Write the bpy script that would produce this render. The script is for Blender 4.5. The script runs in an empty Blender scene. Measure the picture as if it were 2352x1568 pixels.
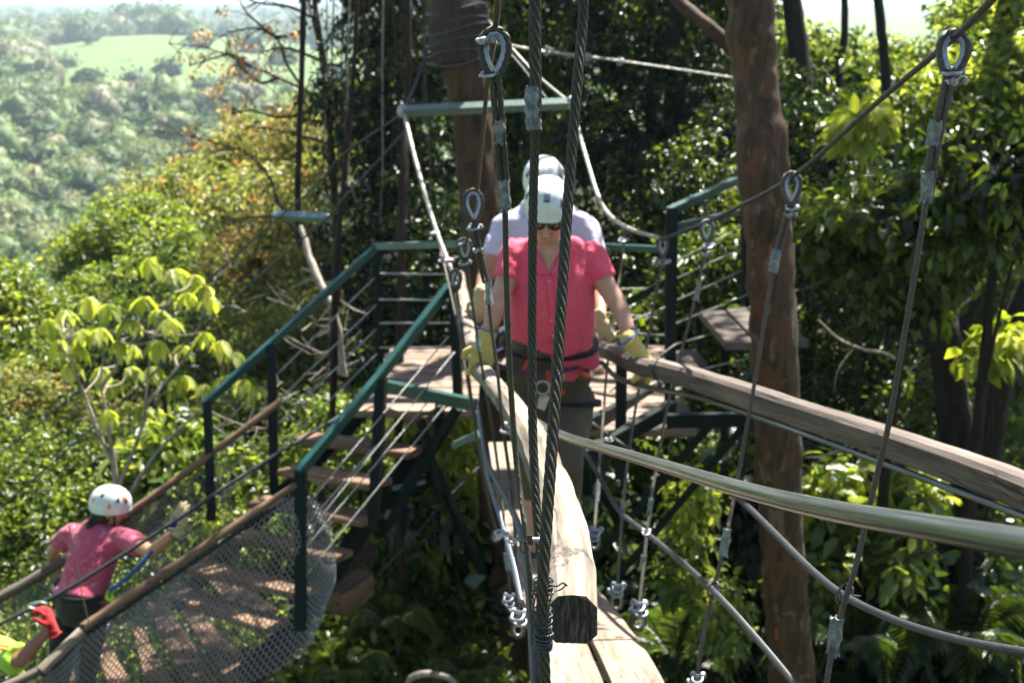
import bpy, bmesh, math, random
import numpy as np
from mathutils import Vector, Matrix, Quaternion, noise as mnoise

# ------------------------------------------------------------------ camera, world, sun
SC = bpy.context.scene
COL = SC.collection
PITCH = math.radians(15.6)
FPX = 2800.0                     # focal length in units of a 2352 x 1568 picture
SP, CP = math.sin(PITCH), math.cos(PITCH)
cam_data = bpy.data.cameras.new('camera')
cam_data.sensor_width = 36.0
cam_data.lens = FPX * 36.0 / 2352.0
cam_data.clip_start = 0.05
cam_data.clip_end = 60000
cam_data.dof.use_dof = True
cam_data.dof.focus_distance = 1.85
cam_data.dof.aperture_fstop = 7.2
cam = bpy.data.objects.new('camera', cam_data)
COL.objects.link(cam)
cam.location = (0, 0, 0)
cam.rotation_euler = (math.pi/2 - PITCH, 0, 0)
SC.camera = cam

SUN_AZ = math.radians(30)        # to the right of the view direction (+Y)
SUN_EL = math.radians(58)
sun_dir = Vector((math.sin(SUN_AZ)*math.cos(SUN_EL), math.cos(SUN_AZ)*math.cos(SUN_EL), math.sin(SUN_EL)))
sl = bpy.data.lights.new('sun', 'SUN')
sl.energy = 5.0
sl.angle = math.radians(0.55)
sl.color = (1.0, 0.95, 0.87)
so = bpy.data.objects.new('sun', sl)
COL.objects.link(so)
so.rotation_euler = (-sun_dir).to_track_quat('-Z', 'Y').to_euler()

W = bpy.data.worlds.new('World')
SC.world = W
W.use_nodes = True
wn = W.node_tree
for n in list(wn.nodes):
    wn.nodes.remove(n)
sky = wn.nodes.new('ShaderNodeTexSky')
sky.sky_type = 'NISHITA'
sky.sun_disc = False
sky.sun_elevation = SUN_EL
sky.sun_rotation = SUN_AZ
sky.air_density = 1.0
sky.dust_density = 1.5
bg = wn.nodes.new('ShaderNodeBackground')
bg.inputs[1].default_value = 0.052
wo = wn.nodes.new('ShaderNodeOutputWorld')
wn.links.new(sky.outputs[0], bg.inputs[0])
wn.links.new(bg.outputs[0], wo.inputs[0])

SC.view_settings.view_transform = 'Standard'
SC.view_settings.look = 'None'
SC.view_settings.gamma = 1.0
SC.view_settings.exposure = 1.95
SC.render.engine = 'CYCLES'
cy = SC.cycles
cy.max_bounces = 6
cy.diffuse_bounces = 3
cy.glossy_bounces = 2
cy.transmission_bounces = 3
cy.transparent_max_bounces = 4
cy.volume_bounces = 0
cy.use_denoising = True
cy.sample_clamp_indirect = 4.0
cy.caustics_reflective = False
cy.caustics_refractive = False

Z = Vector((0, 0, 1))


def P(px, py, D):
    u = (px - 1176) / FPX
    v = (784 - py) / FPX
    return Vector((D*u, D*(CP + v*SP), D*(-SP + v*CP)))


def G(px, py, z):
    return P(px, py, -z / (SP + CP*(py - 784)/FPX))


def PL(*pts):
    return [P(*p) for p in pts]


def smooth(pts, n=6):
    """Catmull-Rom resampling of a polyline"""
    pts = [Vector(p) for p in pts]
    if len(pts) < 3:
        out = []
        for a, b in zip(pts, pts[1:]):
            out += [a.lerp(b, i/n) for i in range(n)]
        return out + [pts[-1]]
    q = [pts[0]*2 - pts[1]] + pts + [pts[-1]*2 - pts[-2]]
    out = []
    for i in range(1, len(q)-2):
        p0, p1, p2, p3 = q[i-1], q[i], q[i+1], q[i+2]
        for k in range(n):
            t = k/n
            out.append(0.5*((2*p1) + (p2-p0)*t + (2*p0-5*p1+4*p2-p3)*t*t + (3*p1-p0-3*p2+p3)*t*t*t))
    out.append(pts[-1].copy())
    return out


def interp(vals, n):
    """resample a list of scalars / tuples to n entries"""
    a = np.array(vals, float)
    if a.ndim == 1:
        a = a[:, None]
    x = np.linspace(0, 1, len(a))
    t = np.linspace(0, 1, n)
    r = np.stack([np.interp(t, x, a[:, k]) for k in range(a.shape[1])], 1)
    return r[:, 0] if r.shape[1] == 1 else r


def tag(o, label=None, cat=None, group=None, kind=None):
    if label: o['label'] = label
    if cat: o['category'] = cat
    if group: o['group'] = group
    if kind: o['kind'] = kind
    return o


def thing(name, label, cat, loc=(0, 0, 0), group=None):
    o = bpy.data.objects.new(name, None)
    o.empty_display_size = 0.1
    o.location = loc
    COL.objects.link(o)
    return tag(o, label, cat, group)


def link_mesh(me, name, parent=None):
    o = bpy.data.objects.new(name, me)
    COL.objects.link(o)
    if parent is not None:
        o.parent = parent
        # all meshes are built in world coordinates: only a root Empty carries an offset
        o.matrix_parent_inverse = Matrix.Translation(-parent.location)
    return o


class MB:
    """collects shapes into one mesh; keeps a local 'gv' coordinate (x along the piece) for wood and bark grain"""
    def __init__(s):
        s.v, s.f, s.g = [], [], []
        s.seed = random.random()*50

    def add(s, vs, fs, gs=None):
        o = len(s.v)
        s.v += [tuple(v) for v in vs]
        s.f += [tuple(i+o for i in f) for f in fs]
        s.g += [tuple(g) for g in (gs if gs is not None else vs)]

    def box(s, c, ax, ay, az):
        c, ax, ay, az = map(Vector, (c, ax, ay, az))
        la, lb, lc = ax.length, ay.length, az.length
        off = s.seed + len(s.v)*0.137
        vs, gs = [], []
        for i in (-1, 1):
            for j in (-1, 1):
                for k in (-1, 1):
                    vs.append(c + ax*i + ay*j + az*k)
                    gs.append((i*la + off, j*lb + off, k*lc))
        s.add(vs, [(0, 1, 3, 2), (4, 6, 7, 5), (0, 4, 5, 1), (2, 3, 7, 6), (0, 2, 6, 4), (1, 5, 7, 3)], gs)
        return s

    def beam(s, a, b, w, h, up=Z):
        a, b = Vector(a), Vector(b)
        d = (b-a).normalized()
        side = d.cross(up)
        if side.length < 1e-3: side = d.cross(Vector((0, 1, 0)))
        side.normalize()
        u = side.cross(d).normalized()
        return s.box((a+b)/2, (b-a)/2, side*w/2, u*h/2)

    def sweep(s, pts, section, rad=None, up=Z, cap=True, jitter=0.0, twist=0.0, closed=False):
        """section: list of (u,v); rad: scale per point (scalar or (a,b)); twist radians per metre"""
        pts = [Vector(p) for p in pts]
        n, m = len(pts), len(section)
        if rad is None: rad = 1.0
        if np.isscalar(rad): rad = [rad]*n
        rad = interp(rad, n) if len(rad) != n else np.array(rad, float)
        # frames
        tang = []
        for i in range(n):
            if closed:
                t = pts[(i+1) % n] - pts[i-1]
            else:
                t = pts[min(i+1, n-1)] - pts[max(i-1, 0)]
            if t.length < 1e-9: t = Vector((0, 0, 1))
            tang.append(t.normalized())
        side = tang[0].cross(up)
        if side.length < 0.05: side = tang[0].cross(Vector((0, 1, 0.1)))
        side.normalize()
        vs, gs = [], []
        L = 0.0
        off = s.seed
        for i in range(n):
            if i:
                L += (pts[i]-pts[i-1]).length
                side = side - tang[i]*side.dot(tang[i])
                side.normalize()
            uu = side.cross(tang[i]).normalized()
            a = twist*L
            ca, sa = math.cos(a), math.sin(a)
            ra, rb = (rad[i] if np.ndim(rad[i]) else (rad[i], rad[i]))
            for (x, y) in section:
                x2, y2 = x*ca - y*sa, x*sa + y*ca
                x2 *= ra; y2 *= rb
                p = pts[i] + side*x2 + uu*y2
                if jitter:
                    k = jitter*(mnoise.noise(p*9.0 + Vector((off, 0, 0))))
                    p = p + (p - pts[i]).normalized()*k
                vs.append(p)
                gs.append((L+off, x*ra, y*rb))
        fs = []
        for i in range(n if closed else n-1):
            i2 = (i+1) % n
            for j in range(m):
                j2 = (j+1) % m
                fs.append((i*m+j, i*m+j2, i2*m+j2, i2*m+j))
        if cap and not closed:
            fs.append(tuple(reversed(range(m))))
            fs.append(tuple((n-1)*m + j for j in range(m)))
        s.add(vs, fs, gs)
        return s

    def tube(s, pts, r, n=8, **k):
        sec = [(math.cos(2*math.pi*i/n), math.sin(2*math.pi*i/n)) for i in range(n)]
        return s.sweep(pts, sec, r, **k)

    def rope(s, pts, r, lay=None, strands=6, n=24, step=None, depth=0.16, closed=False):
        """laid wire rope: lobed section that twists along its length"""
        pts = [Vector(p) for p in pts]
        lens = [0]
        for a, b in zip(pts, pts[1:]): lens.append(lens[-1]+(b-a).length)
        tot = lens[-1]
        r0 = r if np.isscalar(r) else float(np.mean(r))
        if lay is None: lay = r0*15
        if step is None: step = lay/14
        k = max(4, min(900, int(tot/step)))
        xs = np.linspace(0, tot, k)
        arr = np.array([tuple(p) for p in pts])
        q = [Vector([np.interp(x, lens, arr[:, c]) for c in range(3)]) for x in xs]
        sec = []
        for i in range(n):
            a = 2*math.pi*i/n
            rr = 1 - depth + depth*abs(math.cos(a*strands/2))**0.7
            sec.append((rr*math.cos(a), rr*math.sin(a)))
        rr = r if np.isscalar(r) else interp(r, k)
        return s.sweep(q, sec, rr, twist=2*math.pi/lay, closed=closed)

    def ball(s, c, r, n=8, m=6, ax=None):
        c = Vector(c)
        if np.isscalar(r): r = (r, r, r)
        vs = [c + Vector((0, 0, r[2]))]
        for i in range(1, m):
            t = math.pi*i/m
            for j in range(n):
                a = 2*math.pi*j/n
                vs.append(c + Vector((r[0]*math.sin(t)*math.cos(a), r[1]*math.sin(t)*math.sin(a), r[2]*math.cos(t))))
        vs.append(c - Vector((0, 0, r[2])))
        fs = [(0, 1+j, 1+(j+1) % n) for j in range(n)]
        for i in range(m-2):
            for j in range(n):
                a, b = 1+i*n+j, 1+i*n+(j+1) % n
                fs.append((a, a+n, b+n, b))
        e = len(vs)-1
        fs += [(e, 1+(m-2)*n+(j+1) % n, 1+(m-2)*n+j) for j in range(n)]
        s.add(vs, fs)
        return s

    def build(s, name, mat, parent=None, smooth=True, sharp=50, bevel=0.0, rough=0.0, recalc=True):
        me = bpy.data.meshes.new(name)
        bm = bmesh.new()
        lay = bm.verts.layers.float_vector.new('gv')
        bv = []
        for v, g in zip(s.v, s.g):
            x = bm.verts.new(v); x[lay] = g; bv.append(x)
        for f in s.f:
            try: bm.faces.new([bv[i] for i in f])
            except ValueError: pass
        if recalc: bmesh.ops.recalc_face_normals(bm, faces=bm.faces)
        if bevel:
            es = [e for e in bm.edges if len(e.link_faces) == 2 and e.calc_face_angle(0) > 0.6]
            bmesh.ops.bevel(bm, geom=es, offset=bevel, segments=2, affect='EDGES', clamp_overlap=True)
        if rough:
            bmesh.ops.subdivide_edges(bm, edges=[e for e in bm.edges if e.calc_length() > 0.12], cuts=5)
            for v in bm.verts:
                n1 = mnoise.noise_vector(v.co*4.0)*rough + mnoise.noise_vector(v.co*17.0)*rough*0.4
                v.co += n1
        bm.to_mesh(me)
        bm.free()
        if smooth:
            me.polygons.foreach_set('use_smooth', [True]*len(me.polygons))
            try:
                me.set_sharp_from_angle(angle=math.radians(sharp))
            except Exception: pass
        me.materials.append(mat)
        return link_mesh(me, name, parent)


# ------------------------------------------------------------------ materials
M = {}


class NT:
    def __init__(s, name):
        s.m = bpy.data.materials.new(name)
        s.m.use_nodes = True
        s.t = s.m.node_tree
        for n in list(s.t.nodes): s.t.nodes.remove(n)
        s.out = s.t.nodes.new('ShaderNodeOutputMaterial')
        M[name] = s.m

    def n(s, kind, **inp):
        nd = s.t.nodes.new('ShaderNode'+kind)
        for k, v in inp.items():
            if k.startswith('_'):
                setattr(nd, k[1:], v)
            else:
                key = k.replace('__', ' ')
                sock = nd.inputs[key] if not key.isdigit() else nd.inputs[int(key)]
                if isinstance(v, bpy.types.NodeSocket): s.t.links.new(v, sock)
                else: sock.default_value = v
        return nd

    def link(s, a, b): s.t.links.new(a, b)

    def attr(s, name, what='Vector'):
        a = s.t.nodes.new('ShaderNodeAttribute'); a.attribute_name = name
        return a.outputs[what]

    def noise(s, vec, scale=5, detail=4, rough=0.55, dim=None):
        nd = s.t.nodes.new('ShaderNodeTexNoise')
        nd.inputs['Scale'].default_value = scale
        nd.inputs['Detail'].default_value = detail
        nd.inputs['Roughness'].default_value = rough
        if vec is not None: s.link(vec, nd.inputs['Vector'])
        return nd.outputs['Fac']

    def scale(s, vec, sc, loc=(0, 0, 0)):
        nd = s.t.nodes.new('ShaderNodeMapping')
        nd.inputs['Scale'].default_value = sc
        nd.inputs['Location'].default_value = loc
        s.link(vec, nd.inputs['Vector'])
        return nd.outputs[0]

    def ramp(s, fac, stops, const=False):
        nd = s.t.nodes.new('ShaderNodeValToRGB')
        if const: nd.color_ramp.interpolation = 'CONSTANT'
        el = nd.color_ramp.elements
        while len(el) > 1: el.remove(el[-1])
        el[0].position = stops[0][0]
        c = stops[0][1]
        el[0].color = (c, c, c, 1) if np.isscalar(c) else (*c[:3], 1)
        for p, c in stops[1:]:
            e = el.new(p)
            e.color = (c, c, c, 1) if np.isscalar(c) else (*c[:3], 1)
        s.link(fac, nd.inputs[0])
        return nd.outputs[0]

    def mix(s, fac, a, b, mode='MIX'):
        nd = s.t.nodes.new('ShaderNodeMix')
        nd.data_type = 'RGBA'; nd.blend_type = mode
        for v, i in ((fac, 0), (a, 6), (b, 7)):
            if isinstance(v, bpy.types.NodeSocket): s.link(v, nd.inputs[i])
            elif i == 0: nd.inputs[0].default_value = v
            else: nd.inputs[i].default_value = (*v[:3], 1)
        return nd.outputs[2]

    def bump(s, h, strength=0.3, dist=0.01, normal=None):
        nd = s.t.nodes.new('ShaderNodeBump')
        nd.inputs['Strength'].default_value = strength
        nd.inputs['Distance'].default_value = dist
        s.link(h, nd.inputs['Height'])
        if normal is not None: s.link(normal, nd.inputs['Normal'])
        return nd.outputs[0]

    def pbr(s, color, rough=0.6, metal=0.0, spec=0.5, normal=None, **k):
        nd = s.t.nodes.new('ShaderNodeBsdfPrincipled')
        for v, key in ((color, 'Base Color'), (rough, 'Roughness'), (metal, 'Metallic'), (spec, 'Specular IOR Level')):
            if isinstance(v, bpy.types.NodeSocket): s.link(v, nd.inputs[key])
            elif key == 'Base Color': nd.inputs[key].default_value = (*v[:3], 1)
            else: nd.inputs[key].default_value = v
        if normal is not None: s.link(normal, nd.inputs['Normal'])
        for kk, v in k.items(): nd.inputs[kk.replace('__', ' ')].default_value = v
        return nd.outputs[0]

    def done(s, sh):
        s.link(sh, s.out.inputs['Surface'])
        return s.m


def mat_wood(name, dark, mid, light, rough=0.75, grain=1.0, stain=0.5, crack=True, end=None):
    t = NT(name)
    g = t.attr('gv')
    n1 = t.noise(t.scale(g, (3.0*grain, 55*grain, 55*grain)), 1.0, 6, 0.62)
    n2 = t.noise(t.scale(g, (1.3, 7, 7)), 1.0, 3)
    col = t.ramp(n1, [(0.28, dark), (0.5, mid), (0.72, light)])
    col = t.mix(t.ramp(n2, [(0.42, 0.0), (0.68, stain)]), col, dark)
    h = n1
    if crack:
        c = t.noise(t.scale(g, (2.2, 38, 38), (7, 3, 1)), 1.0, 2)
        cm = t.ramp(c, [(0.475, 0.0), (0.5, 1.0), (0.525, 0.0)])
        c2 = t.ramp(t.noise(t.scale(g, (2, 6, 6), (3, 9, 4)), 1.0, 1), [(0.44, 0.0), (0.56, 0.9)])
        cf = t.mix(1.0, cm, c2, 'MULTIPLY')
        col = t.mix(cf, col, tuple(x*0.25 for x in dark))
    if end is not None:
        # grey and black weathering creeping in from the sawn end
        o = t.n('TexCoord').outputs['Object']
        dd = t.n('VectorMath', _operation='DISTANCE'); t.link(o, dd.inputs[0]); dd.inputs[1].default_value = end
        ma = t.n('Math', _operation='MULTIPLY_ADD'); t.link(t.noise(t.scale(o, (16, 9, 16)), 1.0, 6, 0.75), ma.inputs[0]); ma.inputs[1].default_value = -0.42; t.link(dd.outputs['Value'], ma.inputs[2])
        mb_ = t.n('Math', _operation='ADD'); t.link(ma.outputs[0], mb_.inputs[0]); mb_.inputs[1].default_value = 0.10
        col = t.mix(t.ramp(mb_.outputs[0], [(0.0, 0.25), (0.02, 0.9), (0.05, 0.35), (0.10, 0.0)]), col, (0.022, 0.020, 0.019))
    return t.done(t.pbr(col, rough, 0, 0.35, t.bump(h, 0.5, 0.004)))


mat_wood('rail_wood', (0.10, 0.08, 0.06), (0.26, 0.215, 0.165), (0.42, 0.355, 0.28), stain=0.75)
mat_wood('rail_wood_brown', (0.055, 0.042, 0.034), (0.13, 0.102, 0.082), (0.21, 0.175, 0.15), stain=0.6)
mat_wood('tread_wood', (0.055, 0.032, 0.018), (0.22, 0.13, 0.075), (0.38, 0.25, 0.16), stain=0.75)
mat_wood('deck_wood', (0.10, 0.072, 0.05), (0.26, 0.19, 0.14), (0.40, 0.31, 0.24), stain=0.75)
mat_wood('rail_wood_end', (0.10, 0.08, 0.06), (0.26, 0.215, 0.165), (0.42, 0.355, 0.28), stain=0.75, end=P(1309, 1375, 1.9))
mat_wood('plank_wood', (0.12, 0.09, 0.065), (0.28, 0.21, 0.155), (0.38, 0.30, 0.23), stain=0.75)
mat_wood('pole_wood', (0.085, 0.048, 0.028), (0.19, 0.115, 0.07), (0.29, 0.19, 0.12), stain=0.5)
mat_wood('dark_wood', (0.02, 0.013, 0.009), (0.05, 0.033, 0.024), (0.09, 0.06, 0.045), stain=0.5)

t = NT('end_grain')
g = t.attr('gv')
n = t.noise(t.scale(g, (170, 22, 45)), 1.0, 5, 0.7)
col = t.ramp(n, [(0.3, (0.012, 0.010, 0.008)), (0.5, (0.065, 0.056, 0.046)), (0.72, (0.24, 0.21, 0.18))])
t.done(t.pbr(col, 0.9, 0, 0.2, t.bump(n, 1.0, 0.008)))

def mat_steel_paint(name, base, chip=(0.12, 0.07, 0.045), rough=0.38, spec=0.55):
    t = NT(name)
    o = t.n('TexCoord').outputs['Object']
    n = t.noise(o, 9, 6, 0.6)
    n2 = t.noise(o, 60, 3)
    col = t.mix(t.ramp(n, [(0.45, 0.0), (0.75, 0.35)]), base, tuple(min(1, x*1.8+0.012) for x in base))
    col = t.mix(t.ramp(t.noise(o, 22, 5, 0.7), [(0.64, 0.0), (0.70, 0.8)]), col, chip)
    t.done(t.pbr(col, t.ramp(n2, [(0.3, rough-0.08), (0.7, rough+0.15)]), 0, spec, t.bump(n2, 0.15, 0.001)))

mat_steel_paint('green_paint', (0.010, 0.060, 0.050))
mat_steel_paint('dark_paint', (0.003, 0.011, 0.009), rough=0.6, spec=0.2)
mat_steel_paint('grey_green_paint', (0.10, 0.16, 0.14), rough=0.3)

def mat_metal(name, col, rough=0.35, metal=0.85, var=0.3, bumps=0.2):
    t = NT(name)
    o = t.n('TexCoord').outputs['Object']
    n = t.noise(o, 45, 5, 0.6)
    c = t.ramp(n, [(0.3, tuple(x*(1-var) for x in col)), (0.7, tuple(min(1, x*(1+var)) for x in col))])
    t.done(t.pbr(c, t.ramp(n, [(0.3, rough*0.8), (0.7, min(1, rough*1.4))]), metal, 0.5, t.bump(n, bumps, 0.001)))

mat_metal('galvanised', (0.34, 0.36, 0.38), 0.36, 0.75)
mat_metal('rusty', (0.16, 0.075, 0.04), 0.7, 0.2)
mat_metal('black_tie', (0.012, 0.012, 0.014), 0.45, 0.0)

def mat_rope(name, col, metal=0.45, rough=0.5, tint=(0.06, 0.07, 0.02)):
    t = NT(name)
    g = t.attr('gv')
    sp = t.n('SeparateXYZ', Vector=g)
    o = t.n('TexCoord').outputs['Object']
    n = t.noise(o, 300, 2)
    n2 = t.noise(o, 7, 4)
    c = t.ramp(n, [(0.3, tuple(x*0.55 for x in col)), (0.7, tuple(min(1, x*1.5) for x in col))])
    c = t.mix(t.ramp(n2, [(0.45, 0.0), (0.65, 0.6)]), c, tint)
    w = t.n('TexWave', Scale=170.0, Distortion=0.6)
    t.link(g, w.inputs['Vector'])
    w.wave_type = 'BANDS'; w.bands_direction = 'DIAGONAL'
    t.done(t.pbr(c, rough, metal, 0.5, t.bump(w.outputs['Fac'], 0.6, 0.0012)))

mat_rope('rope_dark', (0.062, 0.060, 0.042), 0.3, 0.55, (0.055, 0.050, 0.022))
mat_rope('rope_grey', (0.075, 0.082, 0.088), 0.6, 0.40, (0.06, 0.06, 0.06))
mat_rope('rope_brown', (0.10, 0.085, 0.07), 0.4, 0.5, (0.08, 0.05, 0.035))
mat_rope('rope_bright', (0.42, 0.41, 0.37), 0.45, 0.4, (0.28, 0.25, 0.20))
mat_rope('rope_black', (0.025, 0.027, 0.032), 0.1, 0.5, (0.03, 0.03, 0.035))
mat_rope('rope_blue', (0.16, 0.20, 0.26), 0.5, 0.35, (0.14, 0.17, 0.2))

t = NT('sleeved_cable')
g = t.attr('gv')
n = t.noise(t.scale(g, (4, 160, 160)), 1.0, 5, 0.6)
n2 = t.noise(t.scale(g, (40, 100, 100)), 1.0, 4)
col = t.ramp(n, [(0.3, (0.05, 0.058, 0.055)), (0.5, (0.13, 0.15, 0.14)), (0.7, (0.26, 0.26, 0.24))])
t.done(t.pbr(col, 0.3, 0.65, 0.5, t.bump(n2, 0.2, 0.001)))

t = NT('tape')
o = t.n('TexCoord').outputs['Object']
n = t.noise(o, 90, 6, 0.7)
col = t.ramp(n, [(0.3, (0.06, 0.075, 0.075)), (0.5, (0.16, 0.185, 0.18)), (0.66, (0.32, 0.35, 0.33))])
t.done(t.pbr(col, 0.5, 0.15, 0.5, t.bump(n, 0.9, 0.004)))

def mat_bark(name, cols, patch=None, vscale=6, bump=0.6, rough=0.8):
    t = NT(name)
    g = t.attr('gv')
    o = t.n('TexCoord').outputs['Object']
    n = t.noise(t.scale(o, (26, 26, 5)), 1.0, 6, 0.65)
    col = t.ramp(n, [(0.3, cols[0]), (0.5, cols[1]), (0.7, cols[2])])
    if patch:
        warp = t.n('TexNoise', Scale=7.0)
        t.link(o, warp.inputs['Vector'])
        wv = t.mix(0.12, t.scale(o, (vscale, vscale, vscale*0.45)), warp.outputs['Color'])
        for i, (pc, thr, off) in enumerate(patch):
            pn = t.noise(t.scale(wv, (1, 1, 1), (off, off*2, 0)), 2.2, 3, 0.5)
            col = t.mix(t.ramp(pn, [(thr-0.012, 0.0), (thr+0.012, 0.88)]), col, pc)
    t.done(t.pbr(col, rough, 0, 0.3, t.bump(n, bump, 0.012)))

mat_bark('bark_red', [(0.020, 0.012, 0.007), (0.055, 0.034, 0.019), (0.10, 0.062, 0.036)],
         [((0.105, 0.046, 0.024), 0.54, 1.0), ((0.15, 0.10, 0.06), 0.61, 5.0), ((0.24, 0.075, 0.025), 0.69, 9.0)], 7, 0.9, 0.65)
mat_bark('bark_brown', [(0.022, 0.013, 0.008), (0.060, 0.036, 0.021), (0.105, 0.067, 0.042)], [((0.085, 0.048, 0.03), 0.56, 3.0)], 6, 0.9)
mat_bark('bark_dark', [(0.008, 0.006, 0.004), (0.02, 0.015, 0.011), (0.045, 0.034, 0.026)], None, 6, 0.9)
mat_bark('bark_reddark', [(0.012, 0.007, 0.005), (0.032, 0.018, 0.013), (0.06, 0.036, 0.026)])
mat_bark('bark_pale', [(0.16, 0.13, 0.10), (0.32, 0.27, 0.22), (0.48, 0.43, 0.36)])

def mat_leaf(name, stops, trans=0.35, rough=0.34, spec=0.5, tint=1.25, hue=0.478, bump=0.5):
    """leaf surface; 'lv' is a per-leaf random value that picks the leaf's own hue"""
    t = NT(name)
    lv = t.attr('lv', 'Fac')
    col = t.ramp(lv, stops)
    bn = t.bump(t.noise(t.n('TexCoord').outputs['Object'], 45, 2), bump, 0.012) if bump else None
    b = t.pbr(col, rough, 0, spec, bn)
    hs = t.n('HueSaturation', Color=col, Saturation=1.15, Value=tint, Hue=hue)
    tr = t.n('BsdfTranslucent', Color=hs.outputs[0])
    mx = t.n('MixShader', Fac=trans)
    t.link(b, mx.inputs[1]); t.link(tr.outputs[0], mx.inputs[2])
    t.done(mx.outputs[0])

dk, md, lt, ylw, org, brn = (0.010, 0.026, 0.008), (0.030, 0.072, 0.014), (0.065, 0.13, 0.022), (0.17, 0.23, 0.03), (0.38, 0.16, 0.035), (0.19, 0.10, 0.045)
mat_leaf('leaf_dark', [(0.0, (0.004, 0.009, 0.003)), (0.5, (0.012, 0.026, 0.007)), (0.8, (0.034, 0.062, 0.014)), (0.93, (0.09, 0.135, 0.025)), (0.985, ylw), (1.0, ylw)], 0.42, 0.26, 0.6, 1.7)  # low stops darkened to carry deep shade, lime stops stand for highlights
mat_leaf('leaf_mid', [(0.0, (0.008, 0.018, 0.005)), (0.4, (0.032, 0.058, 0.012)), (0.75, (0.085, 0.135, 0.026)), (0.93, (0.14, 0.19, 0.035)), (1.0, ylw)], 0.52, 0.27, 0.6, 1.9)
mat_leaf('leaf_olive', [(0.0, (0.06, 0.09, 0.022)), (0.4, (0.14, 0.175, 0.045)), (0.7, (0.22, 0.235, 0.07)), (0.88, (0.32, 0.28, 0.10)), (0.97, (0.42, 0.27, 0.11)), (1.0, (0.3, 0.17, 0.08))], 0.52, 0.3, 0.6, 2.0)
mat_leaf('leaf_bright', [(0.0, (0.022, 0.05, 0.012)), (0.45, (0.085, 0.135, 0.03)), (0.85, (0.19, 0.25, 0.05)), (1.0, (0.30, 0.34, 0.08))], 0.55, 0.27, 0.65, 2.0)
mat_leaf('leaf_lime', [(0.0, (0.12, 0.18, 0.03)), (0.5, (0.27, 0.34, 0.06)), (1.0, (0.46, 0.50, 0.16))], 0.55, 0.4, 0.5, 1.75)
mat_leaf('leaf_orange', [(0.0, (0.40, 0.21, 0.10)), (0.5, (0.65, 0.40, 0.18)), (1.0, (0.80, 0.58, 0.30))], 0.5, 0.6, 0.3, 1.3, 0.505)
mat_leaf('leaf_far', [(0.0, (0.03, 0.06, 0.02)), (0.3, (0.08, 0.14, 0.04)), (0.6, (0.14, 0.20, 0.065)), (0.8, (0.17, 0.20, 0.08)), (0.92, (0.18, 0.18, 0.09)), (1.0, (0.21, 0.20, 0.13))], 0.30, 0.6, 0.3, 1.6, 0.49, 0)

t = NT('forest_floor')
o = t.n('TexCoord').outputs['Object']
n = t.noise(o, 1.7, 8, 0.7)
col = t.ramp(n, [(0.3, (0.018, 0.018, 0.010)), (0.5, (0.05, 0.045, 0.024)), (0.7, (0.045, 0.075, 0.02))])
dist = t.n('VectorMath', _operation='LENGTH'); t.link(o, dist.inputs[0])
n3 = t.noise(t.scale(o, (0.012, 0.012, 0.012)), 1.0, 5, 0.6)
past = t.ramp(t.noise(o, 0.15, 6, 0.7), [(0.3, (0.07, 0.115, 0.035)), (0.5, (0.10, 0.155, 0.045)), (0.7, (0.15, 0.19, 0.07))])
mr = t.n('MapRange')
mr.inputs[1].default_value = 90; mr.inputs[2].default_value = 160
t.link(dist.outputs['Value'], mr.inputs[0])
col = t.mix(mr.outputs[0], col, past)
t.done(t.pbr(col, 0.9, 0, 0.2, t.bump(n, 0.8, 0.05)))

def mat_cloth(name, col, var=0.25, weave=900, rough=0.85, fleck=None, folds=0.5):
    t = NT(name)
    o = t.n('TexCoord').outputs['Object']
    n = t.noise(o, 14, 5, 0.6)
    n2 = t.noise(o, 160, 4, 0.7)
    c = t.ramp(n2, [(0.3, tuple(x*(1-var) for x in col)), (0.7, tuple(min(1, x*(1+var)) for x in col))])
    if fleck:
        fc, sc, thr = fleck
        c = t.mix(t.ramp(t.noise(o, sc, 4, 0.7), [(thr, 0.0), (thr+0.05, 0.55)]), c, fc)
    nb = t.bump(t.noise(t.scale(o, (7, 7, 11)), 1.0, 3, 0.5), folds, 0.03)
    nb = t.bump(n2, 0.2, 0.002, nb)
    t.done(t.pbr(c, rough, 0, 0.25, nb, Sheen__Weight=0.15))

mat_cloth('pink_linen', (0.74, 0.082, 0.135), 0.16, fleck=((0.72, 0.16, 0.26), 110, 0.52))
mat_cloth('rose_print', (0.46, 0.07, 0.13), 0.2, fleck=((0.62, 0.33, 0.38), 26, 0.56))
mat_cloth('white_shirt', (0.56, 0.54, 0.66), 0.1, fleck=((0.34, 0.36, 0.55), 9, 0.60))
mat_cloth('olive_pants', (0.085, 0.070, 0.045), 0.15)
mat_cloth('dark_pants', (0.018, 0.022, 0.018), 0.2)
mat_cloth('neon_shirt', (0.38, 0.62, 0.06), 0.1)
mat_cloth('glove_yellow', (0.55, 0.43, 0.13), 0.15, folds=0.8)
mat_cloth('glove_tan', (0.45, 0.38, 0.20), 0.15, folds=0.8)
mat_cloth('glove_blue', (0.02, 0.05, 0.16), 0.15)
mat_cloth('glove_red', (0.32, 0.010, 0.014), 0.3)
mat_cloth('coral_cloth', (0.85, 0.12, 0.075), 0.1)
mat_cloth('webbing_purple', (0.07, 0.035, 0.12), 0.2)
mat_cloth('webbing_black', (0.012, 0.012, 0.014), 0.2)
mat_cloth('webbing_orange', (0.42, 0.06, 0.02), 0.2)
mat_cloth('webbing_blue', (0.01, 0.09, 0.36), 0.2)
mat_cloth('red_white', (0.6, 0.05, 0.05), 0.2)
mat_cloth('shoe', (0.06, 0.055, 0.05), 0.2)
mat_cloth('hair_dark', (0.018, 0.010, 0.007), 0.5, rough=0.5)

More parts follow.
